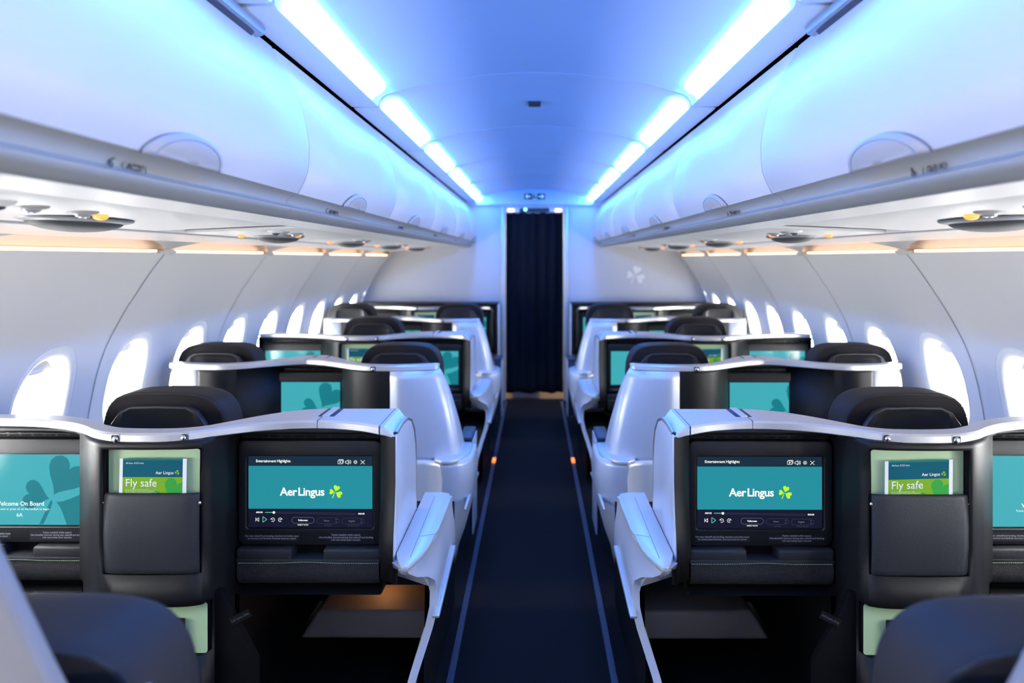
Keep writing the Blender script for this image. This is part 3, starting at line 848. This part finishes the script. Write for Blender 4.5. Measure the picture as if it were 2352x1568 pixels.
def fwell_hole(a, z):
    if z < .50 and (.40 < a < .905 or 1.335 < a < 1.775): return True
    if .50 < z < .93 and (.458 < a < .905 or 1.362 < a < 1.782): return True
    if .571 < z < .923 and .943 < a < 1.213: return True
    if .335 < z < .482 and .930 < a < 1.213: return True
    return False
def make_pair_console(side, bulkhead=False):
    Dv = 1.94; org = (side * 1.1, Dv, 0); root = empty('seat_console', org)
    A = sorted(set([.408, .42, .43, .458, .905, .918, .930, .943, 1.213, 1.335, 1.362, 1.775, 1.782, 1.79] + [round(x, 4) for x in lin(.46, .90, 12)] + [round(x, 4) for x in lin(.96, 1.18, 12)] + [round(x, 4) for x in lin(1.225, 1.33, 9)] + [round(x, 4) for x in lin(1.38, 1.76, 8)]))
    Z = [.02, .1, .2, .335, .4, .482, .50, .571, .65, .75, .85, .923, .93, .946]
    mb = MB(side)
    panel_with_holes(mb, A, Z, lambda a, z: PP(a) + (.02 * (1 - z) if z < .5 and a > .91 and a < 1.33 else 0) * 0, fwell_hole)
    mb.build('front_panel', 'dark_plastic', root, org, solid=-.012 * 1, off=-1 if False else 0, angle=40)
    for a0, a1, m0, m1, yb in ((.336, .903, .456, .907, 2.15), (1.335, 1.775, 1.36, 1.784, 2.16)):
        mb = MB(side); niche(mb, m0, m1, .45, .932, lambda a, z: PP(a), yb, 0, 0, .012)
        nk = mb.build('monitor_recess', 'black', root, org)
        if bulkhead: continue
        mb = MB(side)
        V = [(x, y, z) for x in (a0, a1) for y, z in ((2.10, .02), (2.13, .46), (2.92, .44), (2.92, .02))]
        mb.add(V, [(0, 1, 2, 3), (4, 7, 6, 5), (1, 5, 6, 2), (2, 6, 7, 3)])
        mb.build('footwell', 'black', root, org)
    # top cap
    mb = MB(side)
    cap_loft(mb, PF, PBk, lin(.447, 1.785, 70), extra=[(.408, 2.045, 2.235, .938, .925), (.414, 2.040, 2.245, .9445, .93), (.440, 2.024, 2.262, .9695, .942)])
    cp = mb.build('top_cap', 'silver_paint', root, org, angle=28)
    mb = MB(side)
    for a in (.655,):
        mb.box(a - .0008, a + .0008, PF(a) - .0006, PBk(a), .944, .9706)
    mb.build('cap_joint', 'dark_gap', cp, org)
    mb = MB(side); mb.box(.452, .4535, 2.022, 2.262, .946, .9706); mb.build('cap_joint', 'dark_gap', cp, org)
    mb = MB(side); mb.box(.620, .670, 2.15, 2.258, .968, .9712, .001); mb.build('cap_slot', 'dark_gap', cp, org)
    mb = MB(side); mb.box(.634, .656, 2.145, 2.268, .969, .9745, .002); mb.build('cap_catch', 'silver_paint', cp, org)
    for a in (.988, 1.172): coat_hook(root, org, side, a, PF(a))
    # closed back under the cap
    mb = MB(side)
    As = lin(.43, 1.77, 40)
    rs = lambda a: PBk(a) - .008 if .95 < a < 1.31 else max(PBk(a) - .008, 2.175)
    mb.grid([[(a, rs(a), z) for a in As] for z in (.48, .7, .938)])
    mb.grid([[(a, rs(a), z) for a in As if .93 < a < 1.33] for z in (.0, .25, .48)])
    mb.build('rear_shell', 'dark_plastic', root, org, solid=.01)
    # literature pocket
    mb = MB(side); niche(mb, .944, 1.212, .572, .922, lambda a, z: PP(a), 1.976, 0, 1, .010)
    nk = mb.build('pocket_recess', ['black', 'green_panel'], root, org); nk['label'] = 'recess with a pale green back'
    mb = MB(side)
    rows = []
    for i, z in enumerate([.5755, .578, .59, .65, .70, .75, .785, .792, .794]):
        t = i / 8; bow = .010 * sin(pi * min(1, max(0, (z - .575) / .22))) + .006
        e = .004 if i in (0, 8) else 0
        rows.append([(x, 1.957 - bow * (1 - ((x - 1.078) / .138) ** 4 * .7) + e + (.004 if abs(x-1.078) > .130 else 0), z) for x in lin(.944 + e*.5, 1.213 - e*.5, 13)])
    mb.grid(rows); pk = mb.build('pocket_flap', 'pocket_leather', root, org, solid=.010, off=1 if False else 0, angle=60)
    for a in (.9415, 1.2150):
        mb = MB(side); mb.ellipsoid((a, 1.955, .770), (.004, .004, .007)); mb.build('hinge', 'buckle', pk, org)
    mb = MB(side); niche(mb, .931, 1.212, .336, .481, lambda a, z: PP(a), 1.978, 0, 1, .008)
    nk = mb.build('lower_recess', ['black', 'green_panel'], root, org); nk['label'] = 'low recess with a green back'
    mb = MB(side)
    mb.box(.990, 1.16, 1.962, 1.972, .337, .440, .003); mb.build('divider', 'dark_plastic', root, org)
    # monitors
    make_monitor(root, org, side, .683, 2.112, kind='welcome')
    make_monitor(root, org, side, 1.572, 2.126, w2=.203, kind='welcome', sw=.358)
    if bulkhead: return root
    # footwell notice
    mb = MB(side)
    # aisle-side panel with a rounded upper back corner
    mb = MB(side)
    P = [(2.040, .936), (2.052, .945), (2.14, .950), (2.22, .945), (2.285, .925), (2.335, .885), (2.362, .83), (2.372, .76), (2.375, .58), (2.02, .575), (2.006, .60), (2.012, .65), (2.030, .72), (2.040, .80)]
    mb.prism(P, lambda u, v: (.404, u, v), lambda u, v: (.424, u, v), .004, 2)
    sp = mb.build('side_panel', 'pearl_paint', root, org)
    mb = MB(side)
    rim = [(2.050, .943), (2.14, .952), (2.222, .948), (2.288, .929), (2.340, .888), (2.367, .832), (2.378, .76), (2.380, .60)]
    mb.tube([(.4085, y, z) for y, z in rim], .0065, 8); mb.build('rim', 'edge_metal', sp, org)
    mb = MB(side)
    fr = [(2.034, .936), (2.034, .80), (2.022, .72), (2.004, .65), (1.998, .60), (2.004, .578)]
    rows = [[(a, y + dy, z) for a, dy in ((.407, 0), (.432, .01), (.458, .045), (.458, .07), (.42, .05))] for y, z in fr]
    mb.grid(rows, closed=True, caps=True)
    mb.build('frame_edge', 'dark_plastic', root, org)
    # armrest ledge
    mb = MB(side)
    plan = [(.402, 2.55), (.402, 2.02), (.378, 1.945), (.369, 1.932), (.353, 1.933), (.340, 1.965), (.325, 2.01), (.316, 2.06), (.311, 2.12), (.311, 2.16), (.304, 2.20), (.300, 2.40), (.300, 2.50), (.312, 2.54), (.34, 2.55)]
    mb.prism(plan, lambda u, v: (u, v, .588), lambda u, v: (u, v, .603), .003, 2)
    ar = mb.build('armrest', 'silver_paint', root, org)
    mb = MB(side)
    mb.add([(.355, 1.99, .6035), (.357, 1.99, .6035), (.360, 2.50, .6035), (.358, 2.50, .6035)], [(0, 1, 2, 3)])
    mb.add([(.311, 2.16, .6035), (.355, 2.14, .6035), (.355, 2.143, .6035), (.311, 2.163, .6035)], [(0, 1, 2, 3)])
    mb.build('armrest_joint', 'seam_grey', ar, org)
    # lower aisle-side shell, flowing in towards the floor
    zs = [.590, .575, .555, .53, .50, .46, .42, .36, .30, .24, .18, .10, .0]
    xo = hermite([(0, .385), (.10, .375), (.24, .342), (.36, .303), (.42, .290), (.50, .291), (.60, .303)])
    y_front = hermite([(0, 2.00), (.20, 2.02), (.30, 2.055), (.42, 2.075), (.46, 2.085), (.50, 2.075), (.525, 2.04), (.545, 2.00), (.565, 1.955), (.60, 1.938)])
    plan_a = hermite([(1.93, .371), (1.96, .343), (2.01, .326), (2.06, .317), (2.12, .312), (2.2, .305), (2.5, .301), (3.2, .301)])
    rows = []
    for z in zs:
        yf = y_front(z); row = []
        for i in range(24):
            t = i / 23; y = yf + (2.545 - yf) * t ** 1.3
            a = xo(z)
            if z > .48: 
                w_ = min(1, (z - .48) / .08); a = a * (1 - w_) + max(a, plan_a(y)) * w_
            row.append((a, y, z))
        rows.append(row)
    mb = MB(side); mb.grid(rows)
    inn = [[(min(a + .024, a + .024), y + .002, z) for a, y, z in r] for r in rows]
    mb.grid(inn); mb.grid([[r[0] for r in rows], [r[0] for r in inn]]); mb.grid([rows[-1], inn[-1]]); mb.grid([rows[0], inn[0]]); mb.grid([[r[-1] for r in rows], [r[-1] for r in inn]])
    mb.build('lower_shell', 'pearl_paint', root, org, angle=40)
    mb = MB(side)     # arch under the armrest tip
    rows = []
    for i in range(9):
        t = i / 8
        rows.append([(.371 + (.32 - .371) * t, 1.945 + .13 * t, .585), (.41, 2.00 + .08 * t, .585), (.41, 2.02 + .06*t, .56 - .05 * t * t), (.345 + (.316 - .345) * t, 1.96 + .115 * t, .572 - .09 * t ** 1.6)])
    mb.grid(rows, closed=True, caps=True)
    mb.build('armrest_bracket', 'pearl_paint', root, org)
    mb = MB(side)     # slim kick ledge on the shell
    P = [(2.03, .412), (2.045, .405), (3.0, .44), (3.0, .455), (2.36, .452)]
    mb.prism([(2.030, .416), (2.036, .406), (2.06, .404), (2.45, .428), (2.47, .44), (2.45, .450)], lambda u, v: (.279, u, v), lambda u, v: (.300, u, v), .003)
    mb.build('kick_ledge', 'silver_paint', root, org)
    # foot rest inside the aisle-side footwell
    mb = MB(side)
    V = [(.345, 2.24, .325), (.70, 2.24, .325), (.345, 2.90, .36), (.66, 2.90, .36), (.345, 2.235, .235), (.755, 2.235, .235), (.345, 2.90, .235), (.755, 2.90, .235)]
    mb.bevel_add(V, [(0, 1, 3, 2), (4, 6, 7, 5), (0, 4, 5, 1), (2, 3, 7, 6), (0, 2, 6, 4), (1, 5, 7, 3)], .012, 3)
    mb.build('foot_rest', 'ottoman_fabric', root, org)
    # little notice on the slanted side of the footwell
    mb = MB(side)
    xt, zt = side * .848, 1.46 - (1440 - 592) * 1.99 / 1600
    an = radians(27) * (1 if side < 0 else -1)
    def fn(u, v, dz=0):
        return (xt + u * cos(an) - v * sin(an), 2.0, zt + .02 + u * sin(an) + v * cos(an))
    V_ = [(-.032, -.012), (.032, -.012), (.032, .012), (-.032, .012)]
    mb.add([(fn(u, v)[0], 2.0012, fn(u, v)[2]) for u, v in V_], [(0, 1, 2, 3)], 1, raw=True)
    mb.text('Soft items Only', .0088, fn, 0, bold=.01)
    mb.build('notice', ['print_dim', 'dark_plastic'], root, org, recalc=False, smooth=False)
    mb = MB(side)
    mb.plate([(.80, .02), (.93, .02), (.93, .50), (.905, .50), (.80, .30)], 2.004, 2.03, .006)
    mb.build('footwell_cheek', 'black', root, org)
    return root
# ------------------------------------------------------------------ console for a single seat
SF = hermite([(.458, 3.20), (.56, 3.172), (.664, 3.160), (.74, 3.165), (.813, 3.19), (.90, 3.25), (.968, 3.30), (1.04, 3.345), (1.109, 3.362), (1.19, 3.335), (1.278, 3.275), (1.37, 3.215), (1.46, 3.19), (1.58, 3.20), (1.706, 3.245)])
def SBk(a):
    t = max(0, 1 - abs(a - 1.06) / .26); t = t * t * (3 - 2 * t)
    return SF(a) + .055 + t * .10
def make_single_console(side):
    Dv = 3.17; org = (side * 1.1, Dv, 0); root = empty('seat_console', org)
    SP = lambda a, z=0: SF(a) + .010 if not (.90 < a < 1.37) else SF(a) + .010
    SP2 = hermite([(.65, 3.172), (.72, 3.176), (.80, 3.20), (.90, 3.30), (.918, 3.335), (1.14, 3.372), (1.352, 3.335), (1.37, 3.30), (1.43, 3.225), (1.50, 3.205), (1.56, 3.208)])
    A = sorted(set([.652, .918, 1.352, 1.555] + [round(x, 4) for x in lin(.67, .90, 14)] + [round(x, 4) for x in lin(.94, 1.33, 10)] + [round(x, 4) for x in lin(1.37, 1.54, 12)]))
    mb = MB(side)
    panel_with_holes(mb, A, [.02, .25, .46, .50, .70, .93, .946], lambda a, z: SP2(a), lambda a, z: .918 < a < 1.352 and (.50 < z < .93 or z < .46))
    mb.build('front_panel', 'dark_plastic', root, org, solid=-.012, off=0, angle=50)
    mb = MB(side); niche(mb, .916, 1.354, .45, .932, lambda a, z: SP2(a), 3.42, 0, 0, .012)
    mb.build('monitor_recess', 'black', root, org); mb = MB(side)
    V = [(x, y, z) for x in (.918, 1.352) for y, z in ((3.36, .02), (3.36, .45), (4.0, .42), (4.0, .02))]
    mb.add(V, [(0, 1, 2, 3), (4, 7, 6, 5), (1, 5, 6, 2), (2, 6, 7, 3)])
    mb.build('footwell', 'black', root, org)
    mb = MB(side)
    cap_loft(mb, SF, SBk, lin(.458, 1.706, 66), extra=[(.446, 3.215, 3.27, .966, .944)])
    cp = mb.build('top_cap', 'silver_paint', root, org, angle=28)
    mb = MB(side)
    mb.box(1.1085, 1.110, SF(1.109) - .0006, SBk(1.109), .944, .9706)
    mb.build('cap_joint', 'dark_gap', cp, org)
    for a in (1.02, 1.09): mb = MB(side); mb.box(a - .004, a + .004, SBk(a) - .08, SBk(a) - .012, .969, .9715, .001); mb.build('cap_slot', 'dark_gap', cp, org)
    coat_hook(root, org, side, .735, SF(.735))
    mb = MB(side)
    mb.grid([[(a, SBk(a) - .008, z) for a in lin(.55, 1.69, 40)] for z in (.46, .7, .945)]); mb.build('rear_shell', 'dark_plastic', root, org, solid=.01)
    # silver end panel by the window
    mb = MB(side)
    As = lin(1.552, 1.715, 6)
    mb.grid([[(a, SF(min(a, 1.706)) + .008 + max(0, (a - 1.66)) * .5, z) for a in As] for z in (.02, .3, .6, .944)])
    e = mb.build('window_end_panel', 'pearl_paint', root, org, solid=.02); e['label'] = 'bright silver end panel'
    # silver shell on the aisle side: swells out and back as it goes down
    lv = [(.944, .456, .055), (.905, .440, .085), (.86, .422, .095), (.81, .407, .11), (.76, .395, .125), (.72, .386, .14), (.66, .374, .165), (.60, .365, .195), (.56, .360, .22), (.545, .358, .225)]
    rows = []
    for z, xo_, back in lv:
        f = 3.170
        row = [(.655, f, z), (.60, f + .0, z)]
        w0 = xo_ + .10
        row.append((w0 + .02, f + .004, z))
        for i in range(9):
            t = i / 8 * pi / 2
            row.append((xo_ + .085 * (1 - sin(t)), f + .010 + min(.07, back - .02) * (1 - cos(t)), z))
        y9 = .010 + min(.07, back - .02)
        for i in range(1, 5): row.append((xo_, f + y9 + (back - y9 + .002) * i / 4, z))
        rows.append(row)
    mb = MB(side); mb.grid(rows); 
    mb.build('aisle_shell', 'pearl_paint', root, org, solid=.018, off=1 if side < 0 else 1, angle=50)
    # ledge where the shell meets the lower body
    mb = MB(side)
    plan = [(.455, 3.14), (.40, 3.085), (.372, 3.095), (.345, 3.12), (.322, 3.165), (.308, 3.23), (.302, 3.32), (.302, 3.86), (.36, 3.90), (.40, 3.86), (.40, 3.22)]
    plan = [(.46, 3.18), (.448, 3.118), (.415, 3.088), (.38, 3.092), (.350, 3.115), (.325, 3.16), (.309, 3.22), (.302, 3.30), (.302, 3.40), (.31, 3.415), (.385, 3.415), (.385, 3.26), (.41, 3.20)]
    mb.prism(plan, lambda u, v: (u, v, .540), lambda u, v: (u, v, .558), .004, 2)
    mb.build('ledge', 'silver_paint', root, org)
    zs = [.545, .52, .47, .41, .35, .28, .20, .14, .08, 0]
    xo2 = hermite([(0, .400), (.08, .386), (.20, .345), (.35, .308), (.47, .296), (.56, .310)])
    rows = []
    for z in zs:
        x = xo2(z); row = [(.66, 3.170, z), (max(.50, x + .17), 3.168, z), (x + .135, 3.150, z)]
        for i in range(10):
            t = i / 9 * pi / 2
            row.append((x + .11 * (1 - sin(t)), 3.12 + .14 * (1 - cos(t)) + (.47 - z) * .05, z))
        for i in range(1, 7): row.append((x, 3.28 + .15 * i / 6, z))
        rows.append(row)
    mb = MB(side); mb.grid(rows); mb.build('lower_shell', 'pearl_paint', root, org, solid=.018, off=1, angle=50)
    mb = MB(side)
    mb.prism([(3.03, .366), (3.04, .356), (3.06, .355), (3.50, .372), (3.51, .382), (3.49, .388)], lambda u, v: (u, v, 0) and (.280 + (.02 if u < 3.1 else 0), u, v), lambda u, v: (.308, u, v), .003)
    mb.build('kick_ledge', 'silver_paint', root, org)
    make_monitor(root, org, side, 1.135, 3.375, w2=.214, kind='welcome')
    return root

# ------------------------------------------------------------------ seats
def make_seat(side, arm_inner=True):
    """origin at the foot of the seat, headrest back plane at y=0, seat facing +y"""
    org = (0, 0, 0); root = empty('cabin_seat', org)
    mb = MB(1)
    P = [(-.195, .79), (.195, .79), (.204, .86), (.203, .92), (.195, .968), (.176, 1.006), (.146, 1.031), (.10, 1.043), (0, 1.047), (-.10, 1.043), (-.146, 1.031), (-.176, 1.006), (-.195, .968), (-.203, .92), (-.204, .86)]
    # loft through depth with rounded edges and wings bending forward
    rows = []
    for y, sc, dz in ((.012, .955, 0), (.003, .985, 0), (.000, 1.0, 0)):
        pass
    secs = [(0.004, .93), (.000, .955), (.002, .975), (.012, .995), (.03, 1.0), (.11, 1.0), (.135, .985), (.148, .95), (.152, .90)]
    for y, sc in secs:
        rows.append([(x * sc, y + .03 * (abs(x) / .2) ** 2.5, .90 + (z - .90) * (sc if z > .9 else 1)) for x, z in P])
    mb.grid(rows, closed=True, caps=True)
    hr_ = mb.build('headrest', 'seat_leather', root, org, angle=80)
    md = hr_.modifiers.new('soft', 'SUBSURF'); md.levels = 1; md.render_levels = 2
    # dark moulded panel on the back of the headrest, with a hollow
    mb = MB(1)
    O = [(-.182, .80), (-.168, .90), (-.148, .950), (-.122, .986), (-.090, 1.002), (0, 1.005), (.090, 1.002), (.122, .986), (.148, .950), (.168, .90), (.182, .80), (0, .80)]
    I = [(-.112, .855), (-.112, .90), (-.112, .950), (-.106, .980), (-.085, .992), (0, .994), (.085, .992), (.106, .980), (.112, .950), (.112, .90), (.112, .855), (0, .855)]
    rows = [[(x, .012, z) for x, z in O], [(x, -.004, z) for x, z in O], [(x * .985, -.008, .89 + (z-.89) * .985) for x, z in O], [(x * 1.04, -.008, .9 + (z - .9) * 1.04) for x, z in I], [(x, -.003, z) for x, z in I], [(x * .86, .006, .912 + (z - .912) * .84) for x, z in I]]
    mb.grid(rows, closed=True); n = len(I)
    mb.add(rows[-1], [tuple(range(n))])
    mb.build('headrest_panel', 'headrest_plastic', hr_, org, angle=45)
    mb = MB(1)      # seam along the rim of the headrest
    pts = [(x * .992, .004 + .03 * (abs(x) / .2) ** 2.5, .90 + (z - .90) * .985) for x, z in P[1:] if True]
    mb.tube([(x * .975 , .0035 + .03 * (abs(x) / .2) ** 2.5, .90 + (z - .90) * .965) for x, z in P[1:]], .0012, 5)
    mb.build('piping', 'leather', hr_, org)
    mb = MB(1)
    prof = [(.02, .80), (.0, .70), (-.02, .45), (-.02, .30), (.10, .30), (.13, .45), (.14, .70), (.13, .80)]
    rows = []
    for x in (-.20, -.19, -.12, 0, .12, .19, .20):
        e = .02 if abs(x) > .195 else 0
        rows.append([(x, y + (e if i < 4 else -e) + (.0 if abs(x) < .15 else .012 * (1 if i > 3 else 0)), z) for i, (y, z) in enumerate(prof)])
    mb.grid(rows, closed=True, caps=True)
    b = mb.build('backrest', 'seat_leather', root, org, angle=60); md = b.modifiers.new('soft', 'SUBSURF'); md.levels = 1; md.render_levels = 1
    mb = MB(1); mb.box(-.21, .21, .06, .62, .36, .47, .035, 4); mb.build('seat_cushion', 'seat_leather', root, org)
    mb = MB(1); mb.box(-.19, .19, .0, .55, .0, .365, .02, 2); mb.build('base', 'black', root, org)
    mb = MB(1); mb.box(-.20, .20, .60, .68, .20, .46, .02, 3); mb.build('leg_rest', 'seat_leather', root, org)
    mb = MB(1)
    mb.tube([(.17 * side * -1, .16, .47), (.1 * side * -1, .20, .49), (-.02, .25, .49), (-.1 * -side, .28, .485)], .012, 6); 
    mb.build('seat_belt', 'belt_blue', root, org)
    return root
def aisle_arm(root, side):
    mb = MB(1); x = -side * .322
    mb.box(x - .031, x + .031, .035, .27, .560, .582, .006); mb.box(x - .024, x + .024, .05, .25, .10, .561, .006)
    mb.build('armrest', 'armrest_navy', root, (0, 0, 0))
    mb = MB(1); q = x - side * .0295
    mb.box(min(q, q - side * .008), max(q, q - side * .008), .045, .262, .10, .562, .003)
    mb.build('armrest_side', 'pearl_paint', root, (0, 0, 0))

PAIR = {}; SINGLE = {}
def set_screen(root, idx_ac, side, kind, seat, yf, org, ac, sw):
    """replace the picture on one monitor of a console by its own"""
    mons = [c for c in KIDS(root) if c.name.startswith('monitor') and 'recess' not in c.name]
    mons.sort(key=lambda c: abs(sum(v.co.x for v in c.data.vertices) / len(c.data.vertices) + org[0]))
    mon = mons[idx_ac]
    pic = [c for c in KIDS(mon) if c.name.startswith('screen_picture')][0]
    mb = MB(); xc = side * ac
    if kind == 'player': screen_image_player(mb, xc, .748, sw, SCR_H, yf + .007)
    else: screen_image_welcome(mb, xc, .748, sw, SCR_H, yf + .007, seat, side)
    t = mb.build('screen_picture', PLAYER_M if kind == 'player' else WELCOME_M, mon, org, recalc=False, smooth=False)
    pic.data = t.data; bpy.data.objects.remove(t)
ROWLAB = {0: 'nearest', 1: 'second', 2: 'third', 3: 'fourth', 4: 'farthest'}
for side, sn in ((-1, 'left'), (1, 'right')):
    pc = make_pair_console(side); sc_ = make_single_console(side)
    bc = make_pair_console(side, bulkhead=True)
    p3 = copy_tree(pc, loc=(side * 1.1, 4.33, 0))
    s4 = copy_tree(sc_, loc=(side * 1.1, 5.56, 0)); s0 = copy_tree(sc_, loc=(side * 1.1, .71, 0))
    bc.location = (side * 1.1, 6.90, 0)
    set_screen(pc, 0, side, 'player', None, 2.112, (side * 1.1, 1.94, 0), .683, SCR_W)
    if side < 0: set_screen(pc, 1, side, 'welcome', '6A', 2.126, (side * 1.1, 1.94, 0), 1.572, .358)
    tag(pc, 'nearest console %s of the aisle, its aisle screen playing a video with player controls' % sn, 'seat console', 'seat consoles with screens')
    tag(sc_, 'second console %s of the aisle with one centred teal screen and silver ends' % sn, 'seat console', 'seat consoles with screens')
    tag(p3, 'third console %s of the aisle with two teal screens, just beyond the single-screen one' % sn, 'seat console', 'seat consoles with screens')
    tag(s4, 'fourth console %s of the aisle, small silver-ended one before the front wall unit' % sn, 'seat console', 'seat consoles with screens')
    tag(bc, 'farthest two-screen console %s of the curtain, set in a dark frame on the front wall' % sn, 'seat console', 'seat consoles with screens')
    tag(s0, 'console %s of the camera behind the blurred foreground headrest' % sn, 'seat console', 'seat consoles with screens')
    # dark frame round the console on the front wall
    mb = MB(side)
    yA, yB = 6.90 + .12, FW - .002
    mb.box(.365, 1.80, 6.93, yB, .985, 1.012, .004); mb.box(.365, .388, 6.93, yB, .50, .99, .004); mb.box(.35, .367, 6.93, yB, .48, 1.0, .003, mi=1)
    tag(mb.build('console_surround', ['dark_plastic', 'bulkhead_laminate'], origin=(side * 1.08, 7.0, .5)), 'dark frame edging the front wall console %s of the curtain' % sn, 'frame', 'dark frames on the front wall')
    # seats
    st = make_seat(side)
    spots = [(1.19, 2.20, 'single seat %s of the aisle, its dark headrest rising behind the nearest console' % sn, 0),
             (1.570, 3.40, 'window seat %s of the aisle behind the second console' % sn, 0),
             (.662, 3.40, 'aisle seat on the %s behind the second console, its headrest overlapping a teal screen' % sn, 1),
             (1.085, 4.62, 'single seat %s of the aisle, headrest behind the third console' % sn, 0),
             (1.535, 5.78, 'farthest window seat on the %s by the front wall' % sn, 0),
             (.632, 5.78, 'farthest aisle seat on the %s, in front of the dark wall frame' % sn, 1),
             (.665, .80, 'blurred dark foreground seat on the %s, cut off by the bottom edge' % sn, 1)]
    for i, (a, y, lab, arm) in enumerate(spots):
        r = st if i == 0 else copy_tree(st)
        r.location = (side * a, y, {2.20: -.012, 3.40: -.008, 4.62: .02, 5.78: .035, .80: -.035}[y])
        if arm: 
            aisle_arm(r, side)
        tag(r, lab, 'seat', 'dark leather cabin seats')
    # safety cards
    def make_card(side_, xc, y, dz, tilt):
        org_ = (xc, y, .60); w, zt = .190, .893 + dz
        zb = .62
        def T(u, v, d=0): # card plane, leaning back a little; v measured down from the top edge
            ct, st_ = cos(tilt), sin(tilt)
            uu, vv = u, v
            return (xc + uu * ct + vv * st_, y + .006 + d - (v) * .035 * -1 * -1, zt + uu * st_ * -1 - vv * ct)
        def rect(mb, u0, v0, u1, v1, mi, d):
            mb.add([T(u0, v0, -d), T(u1, v0, -d), T(u1, v1, -d), T(u0, v1, -d)], [(0, 1, 2, 3)], mi, raw=True)
        mb = MB()
        mb.add([T(-w/2, 0), T(w/2, 0), T(w/2, .27), T(-w/2, .27), T(-w/2, 0, .0015), T(w/2, 0, .0015), T(w/2, .27, .0015), T(-w/2, .27, .0015)],
               [(0, 1, 2, 3), (4, 7, 6, 5), (0, 4, 5, 1), (1, 5, 6, 2), (2, 6, 7, 3), (3, 7, 4, 0)], 0, raw=True)
        k = w / 1580.0          # target-zoom units
        X = lambda x: (x - 1200) * k
        Z = lambda z: (z - 295) * k
        rect(mb, X(490), Z(295), X(1900), Z(337), 2, .0003); rect(mb, X(490), Z(337), X(1900), Z(725), 1, .0003); rect(mb, X(490), Z(725), X(1900), Z(2300), 3, .0003)
        tx = lambda s_, x, z, size, mi, al='LEFT', bold=0: mb.text(s_, size * k, lambda u, v: T(X(x) + u, Z(z) - v, -.0007), mi, al, bold)
        tx('Airbus A321neo', 560, 398, 64, 0); tx('Aer Lingus', 1265, 625, 98, 0, bold=.012)
        tx('Fly safe', 552, 866, 255, 0, bold=.004)
        for i, s_ in enumerate(('Here are our onboard procedures for your safety', 'Is iad seo na gnáthaimh ar bord ar mhaithe le do shábháilteacht', 'Voici notre procédure pour assurer votre sécurité à bord de l’avion', 'Aquí están nuestros procedimientos a bordo para su seguridad')):
            tx(s_, 560, 1015 + 34 * i, 27, 0, bold=.01)
        for P in shamrock(0, 0, 96): mb.add([T(X(1768 + px), Z(618 - pz), -.0007) for px, pz in P], [tuple(range(len(P)))], 5, raw=True)
        for hrt, m in ((heart(0, 0, 520, radians(66), 1.05), 4), (heart(-60, -40, 420, radians(165), 1.0), 4)):
            hrt = clip([(x + 1600, z) for x, z in hrt], 490, 1900, -900, 900)
            mb.add([T(X(px), Z(1280 - pz), -.0006) for px, pz in hrt], [tuple(range(len(hrt)))], m, raw=True)
        rect(mb, X(1840), Z(1105), X(1900), Z(1240), 1, .0005)
        return mb.build('safety_card', ['card_white', 'card_blue', 'card_teal', 'card_green', 'card_leaf', 'card_lime'], origin=org_, recalc=False, smooth=False)
    cx = -1.078 if side < 0 else 1.080
    c1 = make_card(side, cx, 1.957, 0 if side < 0 else -.002, 0 if side < 0 else radians(-1.6))
    tag(c1, '"Fly safe" card in the pocket of the nearest console %s of the aisle' % sn, 'safety card', 'safety cards in console pockets')
    for dy, lab in ((2.39, 'small safety card in the pocket of the third console %s of the aisle' % sn), (4.96, 'tiny safety card in the pocket of the %s front wall console' % sn)):
        c = c1.copy(); COL.objects.link(c); c.location.y += dy
        tag(c, lab, 'safety card', 'safety cards in console pockets')
    # pale partition edge close to the camera
    mb = MB(side)
    V2 = [(.40, 1.02), (.505, 1.0), (.59, 1.19), (.64, 1.30), (.72, 1.36), (.78, 1.36), (.78, .97), (.50, .97)]
    mb.prism([(.485, .972), (.515, 1.03), (.575, 1.155), (.615, 1.235), (.64, 1.265), (.68, 1.28), (.70, 1.27), (.70, .972)], lambda u, v: (u, .725, v), lambda u, v: (u, .75, v), .008, 3)
    tag(mb.build('privacy_screen', 'partition_grey', origin=(side * .65, .735, .972)), 'blurred pale grey partition edge at the lower %s corner' % sn, 'partition')

# warm lamp inside the nearest left footwell
fl = bpy.data.lights.new('footwell_lamp', 'POINT'); fl.energy = .7; fl.color = (1, .42, .13); fl.shadow_soft_size = .02
fo = bpy.data.objects.new('footwell_lamp', fl); COL.objects.link(fo); fo.location = (-.50, 2.36, .41)
mb = MB(); mb.ellipsoid((-.50, 2.36, .44), (.014, .014, .006)); tag(mb.build('footwell_lamp_lens', 'orange_lamp', origin=(-.42, 2.42, .43)), 'small warm lamp hidden in the nearest left footwell over the foot rest', 'lamp')
# sky portals outside each window guide the daylight sampling
for side in (-1, 1):
    for yc in win_centres:
        d = bpy.data.lights.new('window_daylight', 'AREA'); d.shape = 'RECTANGLE'; d.size = .26; d.size_y = .38; d.cycles.is_portal = True
        o = bpy.data.objects.new('window_daylight', d); COL.objects.link(o); o.location = (side * (WALLP(.905) + .10), yc, .905)
        o.rotation_euler = (radians(90), 0, radians(90 if side > 0 else -90))
